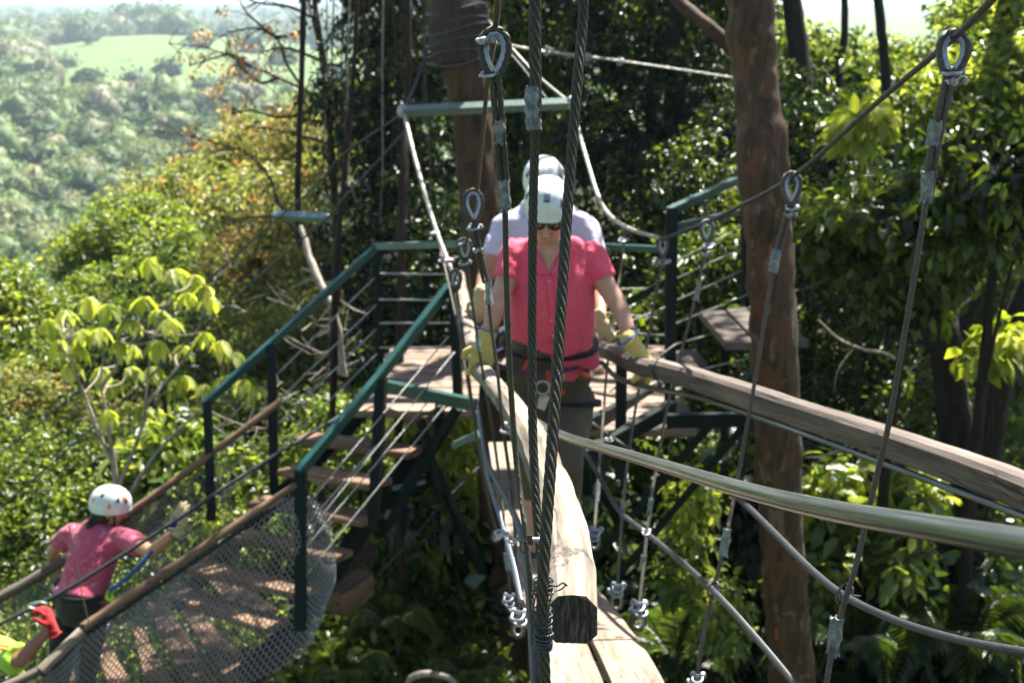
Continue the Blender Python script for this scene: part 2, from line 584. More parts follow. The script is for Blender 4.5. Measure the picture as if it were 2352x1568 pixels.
def mat_skin(name, col):
    t = NT(name)
    o = t.n('TexCoord').outputs['Object']
    n = t.noise(o, 22, 5, 0.6)
    c = t.ramp(n, [(0.3, tuple(x*0.86 for x in col)), (0.7, tuple(min(1, x*1.1) for x in col))])
    t.done(t.pbr(c, 0.48, 0, 0.4, t.bump(t.noise(o, 260, 3), 0.08, 0.001), Subsurface__Weight=0.08, Subsurface__Scale=0.01))

mat_skin('skin_fair', (0.50, 0.27, 0.19))
mat_skin('skin_mid', (0.44, 0.23, 0.145))
mat_skin('skin_brown', (0.30, 0.145, 0.08))

def mat_plain(name, col, rough=0.4, metal=0, spec=0.5):
    t = NT(name)
    o = t.n('TexCoord').outputs['Object']
    n = t.noise(o, 30, 4)
    c = t.ramp(n, [(0.3, tuple(x*0.9 for x in col)), (0.7, tuple(min(1, x*1.08) for x in col))])
    t.done(t.pbr(c, rough, metal, spec))

mat_plain('helmet_white', (0.66, 0.72, 0.69), 0.3)
mat_plain('helmet_dark', (0.02, 0.02, 0.02), 0.5)
mat_plain('helmet_orange', (0.75, 0.22, 0.03), 0.4)
mat_plain('sunglass_lens', (0.02, 0.012, 0.006), 0.06, 0, 0.9)
mat_plain('black_plastic', (0.012, 0.012, 0.012), 0.35)
mat_plain('dull_orange', (0.75, 0.22, 0.03), 0.4)
mat_plain('button', (0.75, 0.45, 0.42), 0.4)
mat_plain('lips', (0.42, 0.12, 0.10), 0.4)
mat_plain('teeth', (0.7, 0.66, 0.58), 0.35)
mat_plain('blue_trim', (0.02, 0.07, 0.42), 0.5)
mat_plain('net_plastic', (0.17, 0.175, 0.17), 0.3)
mat_plain('net_green', (0.01, 0.16, 0.07), 0.5)

# ------------------------------------------------------------------ the ground
def ground(x, y):
    d = math.hypot(x, y)
    near = -6.2 + 0.16*min(max(x, -6), 9) + 0.02*min(max(y-8, 0), 25)
    if x < -2:
        near -= min((-2-x)*0.35, 26)
    if y > 26 and x < 30:
        near -= min((y-26)*(0.20 if x < 2 else 0.05), 26)
    k = min(max((d-60)/90.0, 0), 1)
    k = k*k*(3-2*k)
    far = -34 + 5*mnoise.noise(Vector((x*0.0055, y*0.0055, 3))) + 4*mnoise.noise(Vector((x*0.0018, y*0.0018, 7)))
    if d > 450:
        far += min((d-450)*0.004, 5) + 9*max(0, mnoise.noise(Vector((x*0.0011, y*0.0011, 1))))*min(1, (d-450)/400)
    if d > 250:
        a_ = math.atan2(x, y)
        far += 15*math.exp(-((d-760)/230)**2 - ((a_+0.27)/0.11)**2)      # the pasture hill
        far += 13*math.exp(-((d-620)/150)**2 - ((a_+0.10)/0.05)**2)
    if x > 0:
        far += 24*min(1, x/(0.35*d+1))
    v = near*(1-k) + far*k
    if d < 80:
        v += 0.35*mnoise.noise(Vector((x*0.25, y*0.25, 0)))
    return v


def build_ground():
    rings = [0.0]
    r = 0.8
    while r < 26000:
        rings.append(r); r *= 1.09 if r < 2000 else 1.25
        if r < 20: r += 0.35
    na = 140
    vs, fs = [], []
    for i, r in enumerate(rings):
        for j in range(na):
            a = 2*math.pi*j/na
            x, y = r*math.sin(a), r*math.cos(a)
            z = ground(x, y)
            if r > 3000: z = z*0.6 - 26 + 0*r
            vs.append((x, y, z))
    for i in range(len(rings)-1):
        for j in range(na):
            a, b = i*na+j, i*na+(j+1) % na
            fs.append((a, b, b+na, a+na))
    me = bpy.data.meshes.new('ground')
    me.from_pydata(vs, [], fs)
    me.polygons.foreach_set('use_smooth', [True]*len(me.polygons))
    me.materials.append(M['forest_floor'])
    o = link_mesh(me, 'ground')
    tag(o, kind='structure')

build_ground()

# ------------------------------------------------------------------ cable hardware
def frame_of(axis, side):
    a = Vector(axis).normalized()
    b = Vector(side) - a*Vector(side).dot(a)
    b.normalize()
    return a, b, a.cross(b)


def add_ubolt(mb, p, a, b, c, w, r=None):
    r = r or w*0.26
    pts = [p - b*w - c*w*1.5, p - b*w + c*w*0.5]
    for k in range(1, 6):
        t = math.pi*k/6
        pts.append(p - b*w*math.cos(t) + c*(w*0.5 + w*0.95*math.sin(t)))
    pts += [p + b*w + c*w*0.5, p + b*w - c*w*1.5]
    mb.tube(pts, r, 8)


def add_nut(mb, p, c, r, h):
    mb.sweep([p - c*h/2, p + c*h/2], [(math.cos(math.pi*i/3), math.sin(math.pi*i/3)) for i in range(6)], r)


def clip(p, axis, side, w, parent, detail=True):
    """wire rope clip: grooved saddle, u bolt and two nuts"""
    a, b, c = frame_of(axis, side)
    p = Vector(p)
    mb = MB()
    w = w*0.86
    mb.sweep([p - c*w*0.5 - b*w*1.5, p - c*w*0.62 - b*w*0.9, p - c*w*0.42, p - c*w*0.62 + b*w*0.9, p - c*w*0.5 + b*w*1.5], [(math.cos(x)*w*0.5, math.sin(x)*w*0.34) for x in np.linspace(0, 2*math.pi, 11)[:-1]], [0.75, 1.0, 1.25, 1.0, 0.75], up=c)
    if detail:
        o = mb.build('cable_clip', M['galvanised'], parent)
        u = MB(); add_ubolt(u, p, a, b, c, w); u.build('u_bolt', M['galvanised'], o)
        for s in (-1, 1):
            q = MB(); add_nut(q, p + b*w*s - c*w*1.12, c, w*0.58, w*0.5); q.build('nut', M['galvanised'], o)
    else:
        add_ubolt(mb, p, a, b, c, w)
        for s in (-1, 1): add_nut(mb, p + b*w*s - c*w*1.12, c, w*0.58, w*0.5)
        o = mb.build('cable_clip', M['galvanised'], parent)
    return o


def teardrop(top, down, side, length, width, n=26):
    a, b, c = frame_of(down, side)
    out = []
    for i in range(n+1):
        t = -math.pi + 2*math.pi*i/n               # -pi..pi, 0 = top of the eye
        yy = (1-math.cos(t))/2
        xx = math.sin(t)*(math.cos(t/2))**0.85 if abs(math.cos(t/2)) > 1e-6 else 0
        out.append(top + a*length*yy + b*width*0.62*xx)
    return out


def eye(top, down, side, length, width, r, parent, mat='rope_dark', detail=True):
    """spliced eye with a galvanised thimble inside"""
    pts = teardrop(Vector(top), down, side, length, width)
    if detail:
        MB().rope(pts, r, n=12, step=r*0.9).build('eye_loop', M[mat], parent)
    else:
        MB().tube(pts, r, 6).build('eye_loop', M[mat], parent)
    a, b, c = frame_of(down, side)
    inner = teardrop(Vector(top) + a*r*1.2, down, side, length*0.8, width*0.78)
    sec = [(-1.2, -0.5), (1.2, -0.5), (1.35, 0.5), (0.8, 0.1), (-0.8, 0.1), (-1.35, 0.5)]
    MB().sweep(inner[1:-1], [(x*r, y*r) for x, y in sec], 1.0, up=c).build('thimble', M['galvanised'], parent)


def tape(path, r, parent, seed=0, ragged=True):
    """crumpled tape wound round a cable"""
    rnd = random.Random(seed)
    pts = smooth(path, 6)
    n = len(pts)
    mb = MB()
    rad = [r*(1+rnd.uniform(-.12, .18)) for _ in range(n)]
    mb.tube(pts, rad, 12, jitter=r*0.35)
    if ragged:
        d = (pts[-1]-pts[0]).normalized()
        for e, s in ((0, -1), (n-1, 1)):
            for k in range(7):
                a = 2*math.pi*k/7
                s1 = d.cross(Vector((1, 0.3, 0))).normalized(); s2 = d.cross(s1)
                q = pts[e] + (s1*math.cos(a)+s2*math.sin(a))*r*1.05
                tip = q + d*s*r*rnd.uniform(0.1, 0.6) + (q-pts[e])*rnd.uniform(0.0, 0.25)
                w = s1*(-math.sin(a))*r*0.35 + s2*math.cos(a)*r*0.35
                mb.add([q-w, q+w, tip, q-d*s*r*0.5], [(0, 1, 2), (1, 0, 3)])
    return mb.build('tape_wrap', M['tape'], parent)


# ------------------------------------------------------------------ the two thick cables in front of the camera
g = 'thick steel cables hanging down in front of the camera'
cA = thing('steel_cable', 'left one of the two thick near cables before the woman, with crumpled grey tape', 'cable', P(1245, 1700, 1.95), g)
pa = PL((1229, -60, 1.88), (1229, 100, 1.88), (1231, 250, 1.88), (1229, 340, 1.9))
MB().rope(smooth(pa, 4), [0.0102, 0.0101, 0.0096, 0.0078], lay=0.12, n=36, depth=0.3).build('doubled_cable', M['rope_dark'], cA)
pa = PL((1229, 320, 1.9), (1224, 500, 1.92), (1222, 800, 1.95), (1224, 1000, 1.95), (1233, 1180, 1.93), (1246, 1330, 1.9), (1248, 1480, 1.88), (1246, 1640, 1.86))
MB().rope(smooth(pa, 6), 0.0076, lay=0.095, n=36, depth=0.3).build('single_cable', M['rope_dark'], cA)
tape(PL((1224, 202, 1.878), (1222, 245, 1.878), (1227, 296, 1.888)), 0.0108, cA, 3)
fl = MB()
rr = random.Random(4)
prev = None
for k in range(15):
    y = 205 + k*6.2
    c = P(1211 - 5*math.sin(k*0.9) - rr.uniform(-3, 4), y, 1.868)
    e = P(1222, y, 1.868)
    fl.add([c, e, c + Vector((0, -0.003, 0)), e + Vector((0, -0.004, 0))], [])
    if k:
        b = len(fl.v)
        fl.f += [(b-8, b-7, b-3, b-4), (b-6, b-2, b-1, b-5), (b-8, b-4, b-2, b-6)]
fl.build('tape_flap', M['tape'], cA, smooth=False)

cB = thing('steel_cable', 'right one of the two thick near cables, leaning down to the sawn rail end', 'cable', P(1250, 1700, 1.8), g)
pb = PL((1343, -60, 1.95), (1338, 60, 1.95), (1325, 200, 1.93), (1302, 500, 1.9), (1283, 800, 1.86), (1266, 1050, 1.82), (1252, 1250, 1.79), (1246, 1370, 1.78), (1248, 1480, 1.79), (1256, 1640, 1.8))
MB().rope(smooth(pb, 6), [0.0086, 0.0088, 0.0092, 0.0094, 0.0092], lay=0.115, n=36, depth=0.3).build('single_cable', M['rope_dark'], cB)
# iron binding wire round the cable foot
rr = random.Random(8)
def coil(mb, y0, y1, turns, rad, r=0.0017):
    pts = []
    n = turns*14
    for i in range(n+1):
        t = i/n
        a = 2*math.pi*turns*t
        base = P(1248, y0+(y1-y0)*t, 1.79)
        rr_ = rad*(1+0.12*math.sin(a*0.37+1))
        pts.append(base + Vector((math.cos(a)*rr_, math.sin(a)*rr_, 0.0024*math.sin(a*0.5))))
    mb.tube(pts, r, 6)
mb = MB()
coil(mb, 1334, 1356, 6, 0.0128); coil(mb, 1356, 1400, 2, 0.0112); coil(mb, 1400, 1428, 7, 0.0112)
coil(mb, 1428, 1462, 4, 0.0122); coil(mb, 1462, 1488, 7, 0.0124)
mb.tube(smooth(PL((1262, 1342, 1.775), (1280, 1345, 1.77), (1292, 1338, 1.785), (1302, 1344, 1.80)), 4), 0.0015, 6)
mb.tube(smooth(PL((1300, 1342, 1.80), (1290, 1352, 1.785), (1272, 1360, 1.772), (1262, 1385, 1.77), (1259, 1440, 1.772), (1263, 1466, 1.775)), 5), 0.0012, 6)
mb.tube(smooth(PL((1233, 1360, 1.775), (1226, 1390, 1.775), (1228, 1430, 1.775), (1236, 1458, 1.775)), 5), 0.0012, 6)
mb.build('binding_wire', M['rope_grey'], cB)
# small bolt clamp tying cable A to B
mb = MB()
q = P(1222, 1240, 1.84)
mb.tube([q + Vector((-0.008, 0, 0)), q + Vector((0.012, 0, 0))], 0.005, 10)
o = mb.build('bolt_clamp', M['galvanised'], cA)
mb = MB()
for k in range(4):
    mb.tube([P(1211+k*3.2, 1228, 1.835), P(1213+k*3.2, 1251, 1.835)], 0.0012, 6)
mb.build('rusty_thread', M['rusty'], o)
mb = MB(); mb.tube(smooth(PL((1212, 1246, 1.83), (1198, 1241, 1.83), (1196, 1262, 1.83), (1208, 1272, 1.83)), 4), 0.001, 6)
mb.build('tie_wire', M['black_tie'], o)

# ------------------------------------------------------------------ main suspension cables and spreader bars
mL = smooth(PL((1146, -80, 1.7), (1139, 60, 1.95), (1119, 200, 2.5), (1095, 440, 3.6), (1068, 570, 4.6), (1045, 640, 5.5)), 6)
mL2 = smooth(PL((1045, 640, 5.5), (1000, 525, 6.5), (957, 380, 7.5), (928, 262, 8.3)), 6)
o = thing('suspension_cable', 'left main cable, sagging past the metal eyes and rising to the spreader bar', 'cable', P(1045, 640, 5.5), 'main suspension cables of the bridge')
MB().rope(mL, 0.0052, n=12).build('near_span', M['rope_brown'], o)
MB().rope(mL2, [0.010, 0.012, 0.0125, 0.013], n=12, lay=0.1).build('far_span', M['rope_bright'], o)
mR = smooth(PL((2330, -60, 1.5), (2205, 75, 2.0), (2010, 240, 2.7), (1822, 405, 3.6), (1690, 478, 4.4), (1620, 512, 4.9), (1522, 550, 5.6)), 6)
mR2 = smooth(PL((1522, 550, 5.6), (1435, 520, 6.2), (1382, 470, 6.7), (1345, 360, 7.5), (1310, 232, 8.3)), 6)
o = thing('suspension_cable', 'right main cable, slanting down from the top right corner to its sag', 'cable', P(1522, 550, 5.6), 'main suspension cables of the bridge')
MB().rope(mR, [0.0062, 0.0062, 0.007, 0.008, 0.0095], n=14, lay=0.07).build('near_span', M['rope_grey'], o)
MB().rope(mR2, [0.010, 0.012, 0.0125, 0.013], n=12, lay=0.1).build('far_span', M['rope_bright'], o)

def bar_thing(name, label, a, b, w, h, mat, capw=0.02):
    o = thing(name, label, 'metal bar', a)
    d = (b-a).normalized()
    mb = MB(); mb.beam(a, b, w, h, up=Vector((0, -0.62, 0.78)))
    mb.build('square_tube', M[mat], o, bevel=0.004)
    for p in (a, b):
        q = MB(); q.ball(p, (capw, capw, capw*1.3), 8, 6)
        q.build('cable_fitting', M['galvanised'], o)
    return o

bar_thing('spreader_bar', 'long pale green steel bar spreading the main cables before the platform tree', P(925, 256, 8.3), P(1311, 238, 8.3), 0.062, 0.062, 'grey_green_paint', 0.04)
bar_thing('spreader_bar', 'short grey green steel bar hanging over the left slope beside the thin dark trunk', P(632, 494, 9.5), P(752, 500, 9.2), 0.07, 0.05, 'grey_green_paint', 0.025)

g = 'stay cables running from the spreader bar to the platform tree'
def cable(name, label, pts, r, mat, group=None, cat='cable', n=8, rope=False, sm=6):
    mb = MB()
    pts = smooth(pts, sm) if len(pts) > 2 else pts
    if rope: mb.rope(pts, r, n=12)
    else: mb.tube(pts, r, n)
    o = mb.build(name, M[mat])
    return tag(o, label, cat, group)

cable('stay_cable', 'steel stay from the left end of the long spreader bar up to the strapped trunk', PL((928, 256, 8.3), (962, 175, 8.5), (985, 105, 8.6), (992, 70, 8.6)), 0.010, 'rope_grey', g)
cable('stay_cable', 'upper stay from the right end of the long spreader bar to the strapped trunk', PL((1308, 236, 8.3), (1220, 160, 8.4), (1110, 35, 8.5)), 0.010, 'rope_bright', g)
cable('stay_cable', 'lower stay rising left from the right part of the long spreader bar', PL((1262, 236, 8.3), (1195, 150, 8.4), (1112, 60, 8.5)), 0.008, 'rope_grey', g)
z = thing('zip_line', 'bright thin cable with small clamps running right from the strapped trunk across the dark trees', 'cable', P(1110, 95, 8.5))
zl = smooth(PL((1105, 92, 8.5), (1250, 119, 9.5), (1400, 137, 10.5), (1640, 172, 12), (1800, 196, 13)), 5)
MB().rope(zl, [0.014, 0.014, 0.012, 0.011, 0.011], n=12).build('wire_rope', M['rope_bright'], z)
for (px, py, D) in ((1258, 118, 9.5), (1352, 132, 10.2), (1425, 142, 10.8)):
    clip(P(px, py, D), Vector((1, 0.8, -0.1)), Vector((0, 0, 1)), 0.03, z, False)

g = 'long thin cables crossing down to the left over the slope'
cable('guide_cable', 'upper thin cable running down left from the spreader bar end over the slope', PL((925, 262, 8.3), (787, 355, 8.9), (732, 420, 9.1), (560, 570, 9.6), (300, 800, 10), (-40, 1075, 10.2)), 0.0075, 'rope_grey', g)
cable('guide_cable', 'lower thin cable from the spreader bar past the short grey bar to the left edge', PL((930, 302, 8.3), (787, 458, 8.6), (752, 500, 8.8), (560, 665, 9.0), (300, 905, 9.2), (-40, 1200, 9.2)), 0.0075, 'rope_grey', g)

# ------------------------------------------------------------------ wooden hand rails of the bridge
SQR = [(0.9, -1), (1, -0.85), (1, 0.62), (0.66, 0.97), (-0.66, 0.97), (-1, 0.62), (-1, -0.85), (-0.9, -1)]
OCT = [(0.62, -1), (1, -0.62), (1, 0.50), (0.55, 0.98), (0, 1.03), (-0.55, 0.98), (-1, 0.50), (-1, -0.62), (-0.62, -1)]
rl = thing('hand_rail', 'pale weathered timber rail with its dark sawn end towards the camera', 'railing', P(1310, 1400, 1.85), 'wooden hand rails of the bridge')
pr = PL((1313, 1422, 1.86), (1309, 1350, 1.98), (1294, 1230, 2.28), (1268, 1130, 2.6), (1228, 1020, 3.2), (1180, 940, 3.95), (1162, 915, 4.3))
pts = smooth(pr, 8)
MB().sweep(pts, OCT, [0.0385, 0.0415, 0.041, 0.039, 0.0375, 0.036], jitter=0.004).build('near_timber', M['rail_wood_end'], rl, sharp=30)
pts = smooth(PL((1166, 925, 4.2), (1130, 880, 4.75), (1098, 835, 5.3), (1075, 760, 5.9), (1062, 690, 6.5), (1052, 635, 7.0)), 8)
MB().sweep(pts, OCT, [0.034, 0.035, 0.036], jitter=0.006).build('far_timber', M['rail_wood'], rl)
# end face of the near timber
a = pts0 = smooth(pr, 8)
d0 = (a[0]-a[1]).normalized()
sd = d0.cross(Z).normalized()*-1
up0 = sd.cross(-d0).normalized()
if up0.z < 0: up0 = -up0
mb = MB()
base = a[0] + d0*0.0015
rr = random.Random(2)
ring, gs = [], []
N = 44
for k in range(N):
    th = 2*math.pi*k/N
    # ray against the octagon
    best = 9
    for (x1, y1), (x2, y2) in zip(OCT, OCT[1:]+OCT[:1]):
        dx, dy = math.cos(th), math.sin(th)
        det = dx*(y2-y1) - dy*(x2-x1)
        if abs(det) < 1e-9: continue
        tt = (x1*(y2-y1) - y1*(x2-x1))/det
        uu = (x1*dy - y1*dx)/det
        if tt > 0 and -1e-6 <= uu <= 1+1e-6: best = min(best, tt)
    R = 0.0388*best*(1 - 0.10*rr.random()**2)
    ring.append(base + sd*R*math.cos(th) + up0*R*math.sin(th) + d0*rr.uniform(-0.001, 0.0025))
    gs.append((R*math.cos(th), R*math.sin(th), 0.0))
mb.add(ring + [base - d0*0.001], [(i, (i+1) % N, N) for i in range(N)], gs + [(0, 0, 0)])
mb.build('sawn_end', M['end_grain'], rl, smooth=False)
mb = MB()
for (x, y, D, dx) in ((1295, 1160, 2.42, 9), (1300, 1186, 2.36, 8), (1316, 1342, 1.93, 12), (1270, 1105, 2.7, 9), (1262, 1060, 2.9, 8)):
    mb.tube(smooth(PL((x-dx, y+1, D-0.035), (x, y-2, D-0.037), (x+dx, y, D-0.035)), 3), 0.0009, 5)
mb.build('wood_staple', M['black_tie'], rl)

rr_ = thing('hand_rail', 'brown timber rail running from the gloved hand to the right edge', 'railing', P(1750, 950, 3.8), 'wooden hand rails of the bridge')
pts = smooth(PL((2520, 1205, 2.45), (2352, 1125, 2.7), (2120, 1040, 3.05), (1900, 968, 3.5), (1740, 915, 3.9), (1600, 870, 4.4), (1508, 845, 4.75)), 8)
MB().sweep(pts, SQR, [0.0355, 0.0355, 0.0355, 0.035], jitter=0.003).build('near_timber', M['rail_wood_brown'], rr_, sharp=22)
pts = smooth(PL((1512, 850, 4.72), (1468, 838, 5.0), (1420, 815, 5.5), (1385, 798, 6.0), (1362, 775, 6.6)), 6)
MB().sweep(pts, OCT, [0.034, 0.036, 0.038], jitter=0.004).build('far_timber', M['rail_wood_brown'], rr_, sharp=25)
MB().tube(smooth(PL((1512, 822, 4.7), (1502, 838, 4.66), (1502, 862, 4.66), (1520, 885, 4.7)), 4), 0.004, 6).build('lashing', M['black_tie'], rr_)

# steel cables under / beside the rails
cable('rail_cable', 'dark green grey cable stretched just under the brown right timber rail', PL((2480, 1240, 2.42), (2352, 1186, 2.65), (2120, 1098, 3.0), (1900, 1016, 3.45), (1740, 958, 3.85), (1600, 912, 4.4), (1505, 893, 4.75), (1420, 868, 5.4), (1382, 832, 6.0)), [0.0085, 0.0085, 0.009, 0.011, 0.012], 'sleeved_cable', None, 'cable', 10)
pts = smooth(PL((1120, 860, 5.2), (1170, 905, 4.5), (1222, 962, 3.7), (1300, 1003, 3.1), (1390, 1030, 2.65), (1520, 1068, 2.2), (1700, 1122, 1.75), (1900, 1170, 1.42), (2120, 1208, 1.18), (2352, 1248, 1.0), (2560, 1290, 0.88)), 8)
o = cable('safety_line', 'thick smooth grey line crossing before the woman\'s legs, widest at the right edge', pts, [0.0115]*6 + [0.012, 0.0125, 0.013, 0.0132, 0.0135], 'sleeved_cable', n=20, sm=1)
cable('rail_cable', 'pale blue steel cable hanging close under the pale left timber rail', PL((1100, 960, 5.0), (1120, 1060, 4.3), (1160, 1140, 3.6), (1192, 1210, 3.0), (1212, 1320, 2.4), (1222, 1450, 2.05), (1232, 1620, 1.8)), [0.0095, 0.009, 0.0085, 0.008, 0.007], 'rope_grey', None, 'cable', 12)

# ------------------------------------------------------------------ hangers
def hanger(label, spec, r, side=Vector((1, 0, 0)), mat='rope_dark', detail=True, group='hanger cables of the bridge', mb_mat='galvanised'):
    """spec: eye=(px,py,D,len,width) clips=[(px,py,D)] double=[pts] tapes=[(pts)] single=[pts] foot=[(px,py,D)]"""
    e = spec.get('eye')
    root_p = P(*spec['single'][-1])
    o = thing('hanger_cable', label, 'cable', root_p, group)
    if e:
        top = P(*e[:3])
        nxt = P(*(spec.get('double') or spec['single'])[0])
        eye(top, nxt-top, side, e[3], e[4], r*1.05, o, mat, detail)
    if spec.get('double'):
        dp = smooth(PL(*spec['double']), 5)
        for s in (-1, 1):
            off = side.normalized()*r*1.0*s
            (MB().rope([p+off for p in dp], r, n=16) if detail else MB().tube([p+off for p in dp], r, 6)).build('doubled_end', M[mat], o)
    sp = smooth(PL(*spec['single']), 6)
    (MB().rope(sp, r, n=14) if detail else MB().tube(sp, r, 7)).build('wire_rope', M[mat], o)
    for i, c in enumerate(spec.get('clips', [])):
        w = c[3] if len(c) > 3 else r*2.2
        clip(P(*c[:3]), Vector((0.05, 0.1, -1)), Vector((1 if i % 2 == 0 else -1, -0.5, 0.1)), w, o, detail)
    for i, tp in enumerate(spec.get('tapes', [])):
        tape(PL(*tp), r*(2.0 if spec.get('double') else 1.6), o, i+int(e[0] if e else 5))
    for f in spec.get('foot', []):
        q = P(*f[:3]); ln = f[3]
        eye(q + Vector((0, 0, -ln)), Z, side, ln, ln*0.55, r*0.8, o, mat, False)
    return o


hanger('nearest left hanger cable, with a big eye and two grey tape wraps',
    dict(eye=(1136, 66, 1.93, 0.085, 0.046), clips=[(1122, 172, 1.93, 0.0125), (1112, 92, 1.93, 0.0115)],
         double=[(1136, 165, 1.93), (1142, 230, 1.94), (1148, 310, 1.95), (1155, 400, 1.97), (1160, 480, 1.98)],
         tapes=[((1147, 278, 1.945), (1148, 328, 1.955)), ((1156, 415, 1.97), (1160, 482, 1.98))],
         single=[(1160, 478, 1.98), (1165, 700, 2.02), (1174, 900, 2.05), (1188, 1080, 2.05), (1208, 1230, 2.02), (1222, 1400, 2.0), (1230, 1620, 1.95)]), 0.0052)
hanger('second left hanger cable, its eye against the trunk left of the white shirt',
    dict(eye=(1086, 436, 3.55, 0.10, 0.055), clips=[(1088, 523, 3.55, 0.017), (1096, 574, 3.56, 0.012)],
         double=[(1090, 515, 3.55), (1100, 580, 3.56), (1116, 650, 3.6)],
         tapes=[((1121, 648, 3.6), (1124, 698, 3.6))],
         single=[(1116, 645, 3.6), (1130, 760, 3.6), (1142, 850, 3.6), (1158, 1000, 3.6), (1180, 1170, 3.6), (1186, 1330, 3.6), (1190, 1418, 3.6)],
         foot=[(1190, 1415, 3.6, 0.07)]), 0.0056)
hanger('third left hanger cable, its small eye just above the sag of the main cable',
    dict(eye=(1068, 548, 4.6, 0.09, 0.05), clips=[(1066, 604, 4.6, 0.018), (1060, 560, 4.6, 0.013)],
         single=[(1068, 590, 4.6), (1085, 700, 4.65), (1105, 830, 4.7), (1130, 980, 4.75), (1150, 1120, 4.8), (1166, 1290, 4.7), (1172, 1375, 4.7)],
         tapes=[((1096, 770, 4.68), (1100, 805, 4.68)), ((1164, 1270, 4.7), (1168, 1308, 4.7))], foot=[(1172, 1372, 4.7, 0.06)]), 0.0062)
hanger('fourth left hanger cable, hanging from the lowest sag of the left main cable',
    dict(eye=(1046, 620, 5.5, 0.10, 0.05), clips=[(1044, 648, 5.5, 0.02), (1030, 598, 5.7, 0.018)],
         single=[(1047, 655, 5.5), (1062, 760, 5.5), (1078, 880, 5.5), (1096, 1010, 5.5), (1120, 1140, 5.5), (1138, 1215, 5.5)],
         tapes=[((1053, 700, 5.5), (1058, 742, 5.5))], foot=[(1138, 1212, 5.5, 0.07)]), 0.0072, detail=False)
hanger('farthest left hanger cable, thin, dropping from the rising part of the main cable',
    dict(clips=[(1018, 598, 6.0, 0.02), (1000, 535, 6.4, 0.017)],
         single=[(1002, 530, 6.4), (1030, 650, 6.3), (1062, 800, 6.2), (1082, 930, 6.1), (1108, 1060, 6.0)]), 0.0065, mat='rope_brown', detail=False)
hanger('bluish lower cable clamped under the pale rail below the hanger cables',
    dict(clips=[(1168, 985, 3.6, 0.022), (1150, 1225, 3.5, 0.016), (1178, 1240, 3.3, 0.012)],
         single=[(1098, 930, 5.0), (1108, 1010, 4.6), (1122, 1100, 4.2), (1150, 1195, 3.8), (1178, 1290, 3.4), (1196, 1380, 3.1)]), 0.0062, mat='rope_blue', detail=False)
hanger('nearest right hanger cable with a large eye and two white tape wraps',
    dict(eye=(2196, 72, 2.05, 0.085, 0.05), clips=[(2186, 166, 2.05, 0.016), (2190, 185, 2.05, 0.014)],
         double=[(2184, 160, 2.05), (2165, 250, 2.06), (2146, 345, 2.08), (2132, 440, 2.1)],
         tapes=[((2151, 280, 2.07), (2142, 333, 2.08)), ((2132, 394, 2.09), (2128, 462, 2.1)), ((1922, 1420, 2.15), (1912, 1500, 2.15))],
         single=[(2130, 440, 2.1), (2106, 600, 2.12), (2082, 740, 2.14), (2042, 970, 2.16), (2005, 1130, 2.17), (1968, 1290, 2.16), (1920, 1450, 2.15), (1890, 1620, 2.12)]), 0.0055, mat='rope_brown')
hanger('second right hanger cable crossing the face of the red barked trunk',
    dict(eye=(1820, 396, 3.62, 0.10, 0.055), clips=[(1818, 478, 3.62, 0.016), (1814, 492, 3.62, 0.014)],
         double=[(1816, 470, 3.62), (1800, 530, 3.62), (1782, 590, 3.62)],
         tapes=[((1784, 575, 3.62), (1775, 625, 3.62)), ((1670, 1215, 3.5), (1660, 1275, 3.5))],
         single=[(1782, 585, 3.62), (1762, 700, 3.62), (1738, 850, 3.6), (1712, 1000, 3.58), (1690, 1120, 3.55), (1662, 1260, 3.5), (1632, 1380, 3.5), (1608, 1500, 3.45), (1600, 1600, 3.4)]), 0.0062, mat='rope_brown')
hanger('third right hanger cable, in front of the green post near the gloved hand',
    dict(eye=(1624, 506, 4.85, 0.09, 0.05), clips=[(1626, 566, 4.85, 0.02), (1622, 582, 4.85, 0.017)],
         single=[(1622, 570, 4.85), (1600, 670, 4.85), (1572, 780, 4.85), (1545, 880, 4.8), (1522, 990, 4.75), (1506, 1080, 4.7), (1492, 1170, 4.6), (1480, 1280, 4.5), (1467, 1392, 4.4), (1450, 1440, 4.4)],
         tapes=[((1607, 645, 4.85), (1598, 690, 4.85)), ((1496, 1145, 4.6), (1490, 1185, 4.6)), ((1479, 1275, 4.5), (1475, 1310, 4.5))],
         foot=[(1467, 1388, 4.4, 0.10)]), 0.0062, mat='rope_brown', detail=False)
hanger('fourth right hanger cable, dropping from the lowest sag of the right main cable',
    dict(eye=(1522, 546, 5.6, 0.09, 0.045), clips=[(1524, 602, 5.6, 0.022)],
         single=[(1522, 590, 5.6), (1505, 680, 5.55), (1486, 790, 5.5), (1466, 900, 5.4), (1450, 1000, 5.3), (1436, 1110, 5.2), (1426, 1220, 5.1), (1417, 1350, 5.0)],
         tapes=[((1432, 1150, 5.15), (1428, 1185, 5.15))], foot=[(1417, 1350, 5.0, 0.10)]), 0.0066, mat='rope_brown', detail=False)
hanger('fifth right hanger cable, just right of the woman\'s leg, ending in a bright clamp',
    dict(clips=[(1430, 552, 6.1, 0.02)],
         single=[(1436, 524, 6.2), (1428, 600, 6.1), (1412, 720, 6.0), (1394, 850, 5.9), (1386, 960, 5.8), (1376, 1080, 5.6), (1366, 1220, 5.4)],
         foot=[(1366, 1215, 5.4, 0.10)], tapes=[((1374, 1110, 5.55), (1371, 1150, 5.5))]), 0.0068, mat='rope_brown', detail=False)

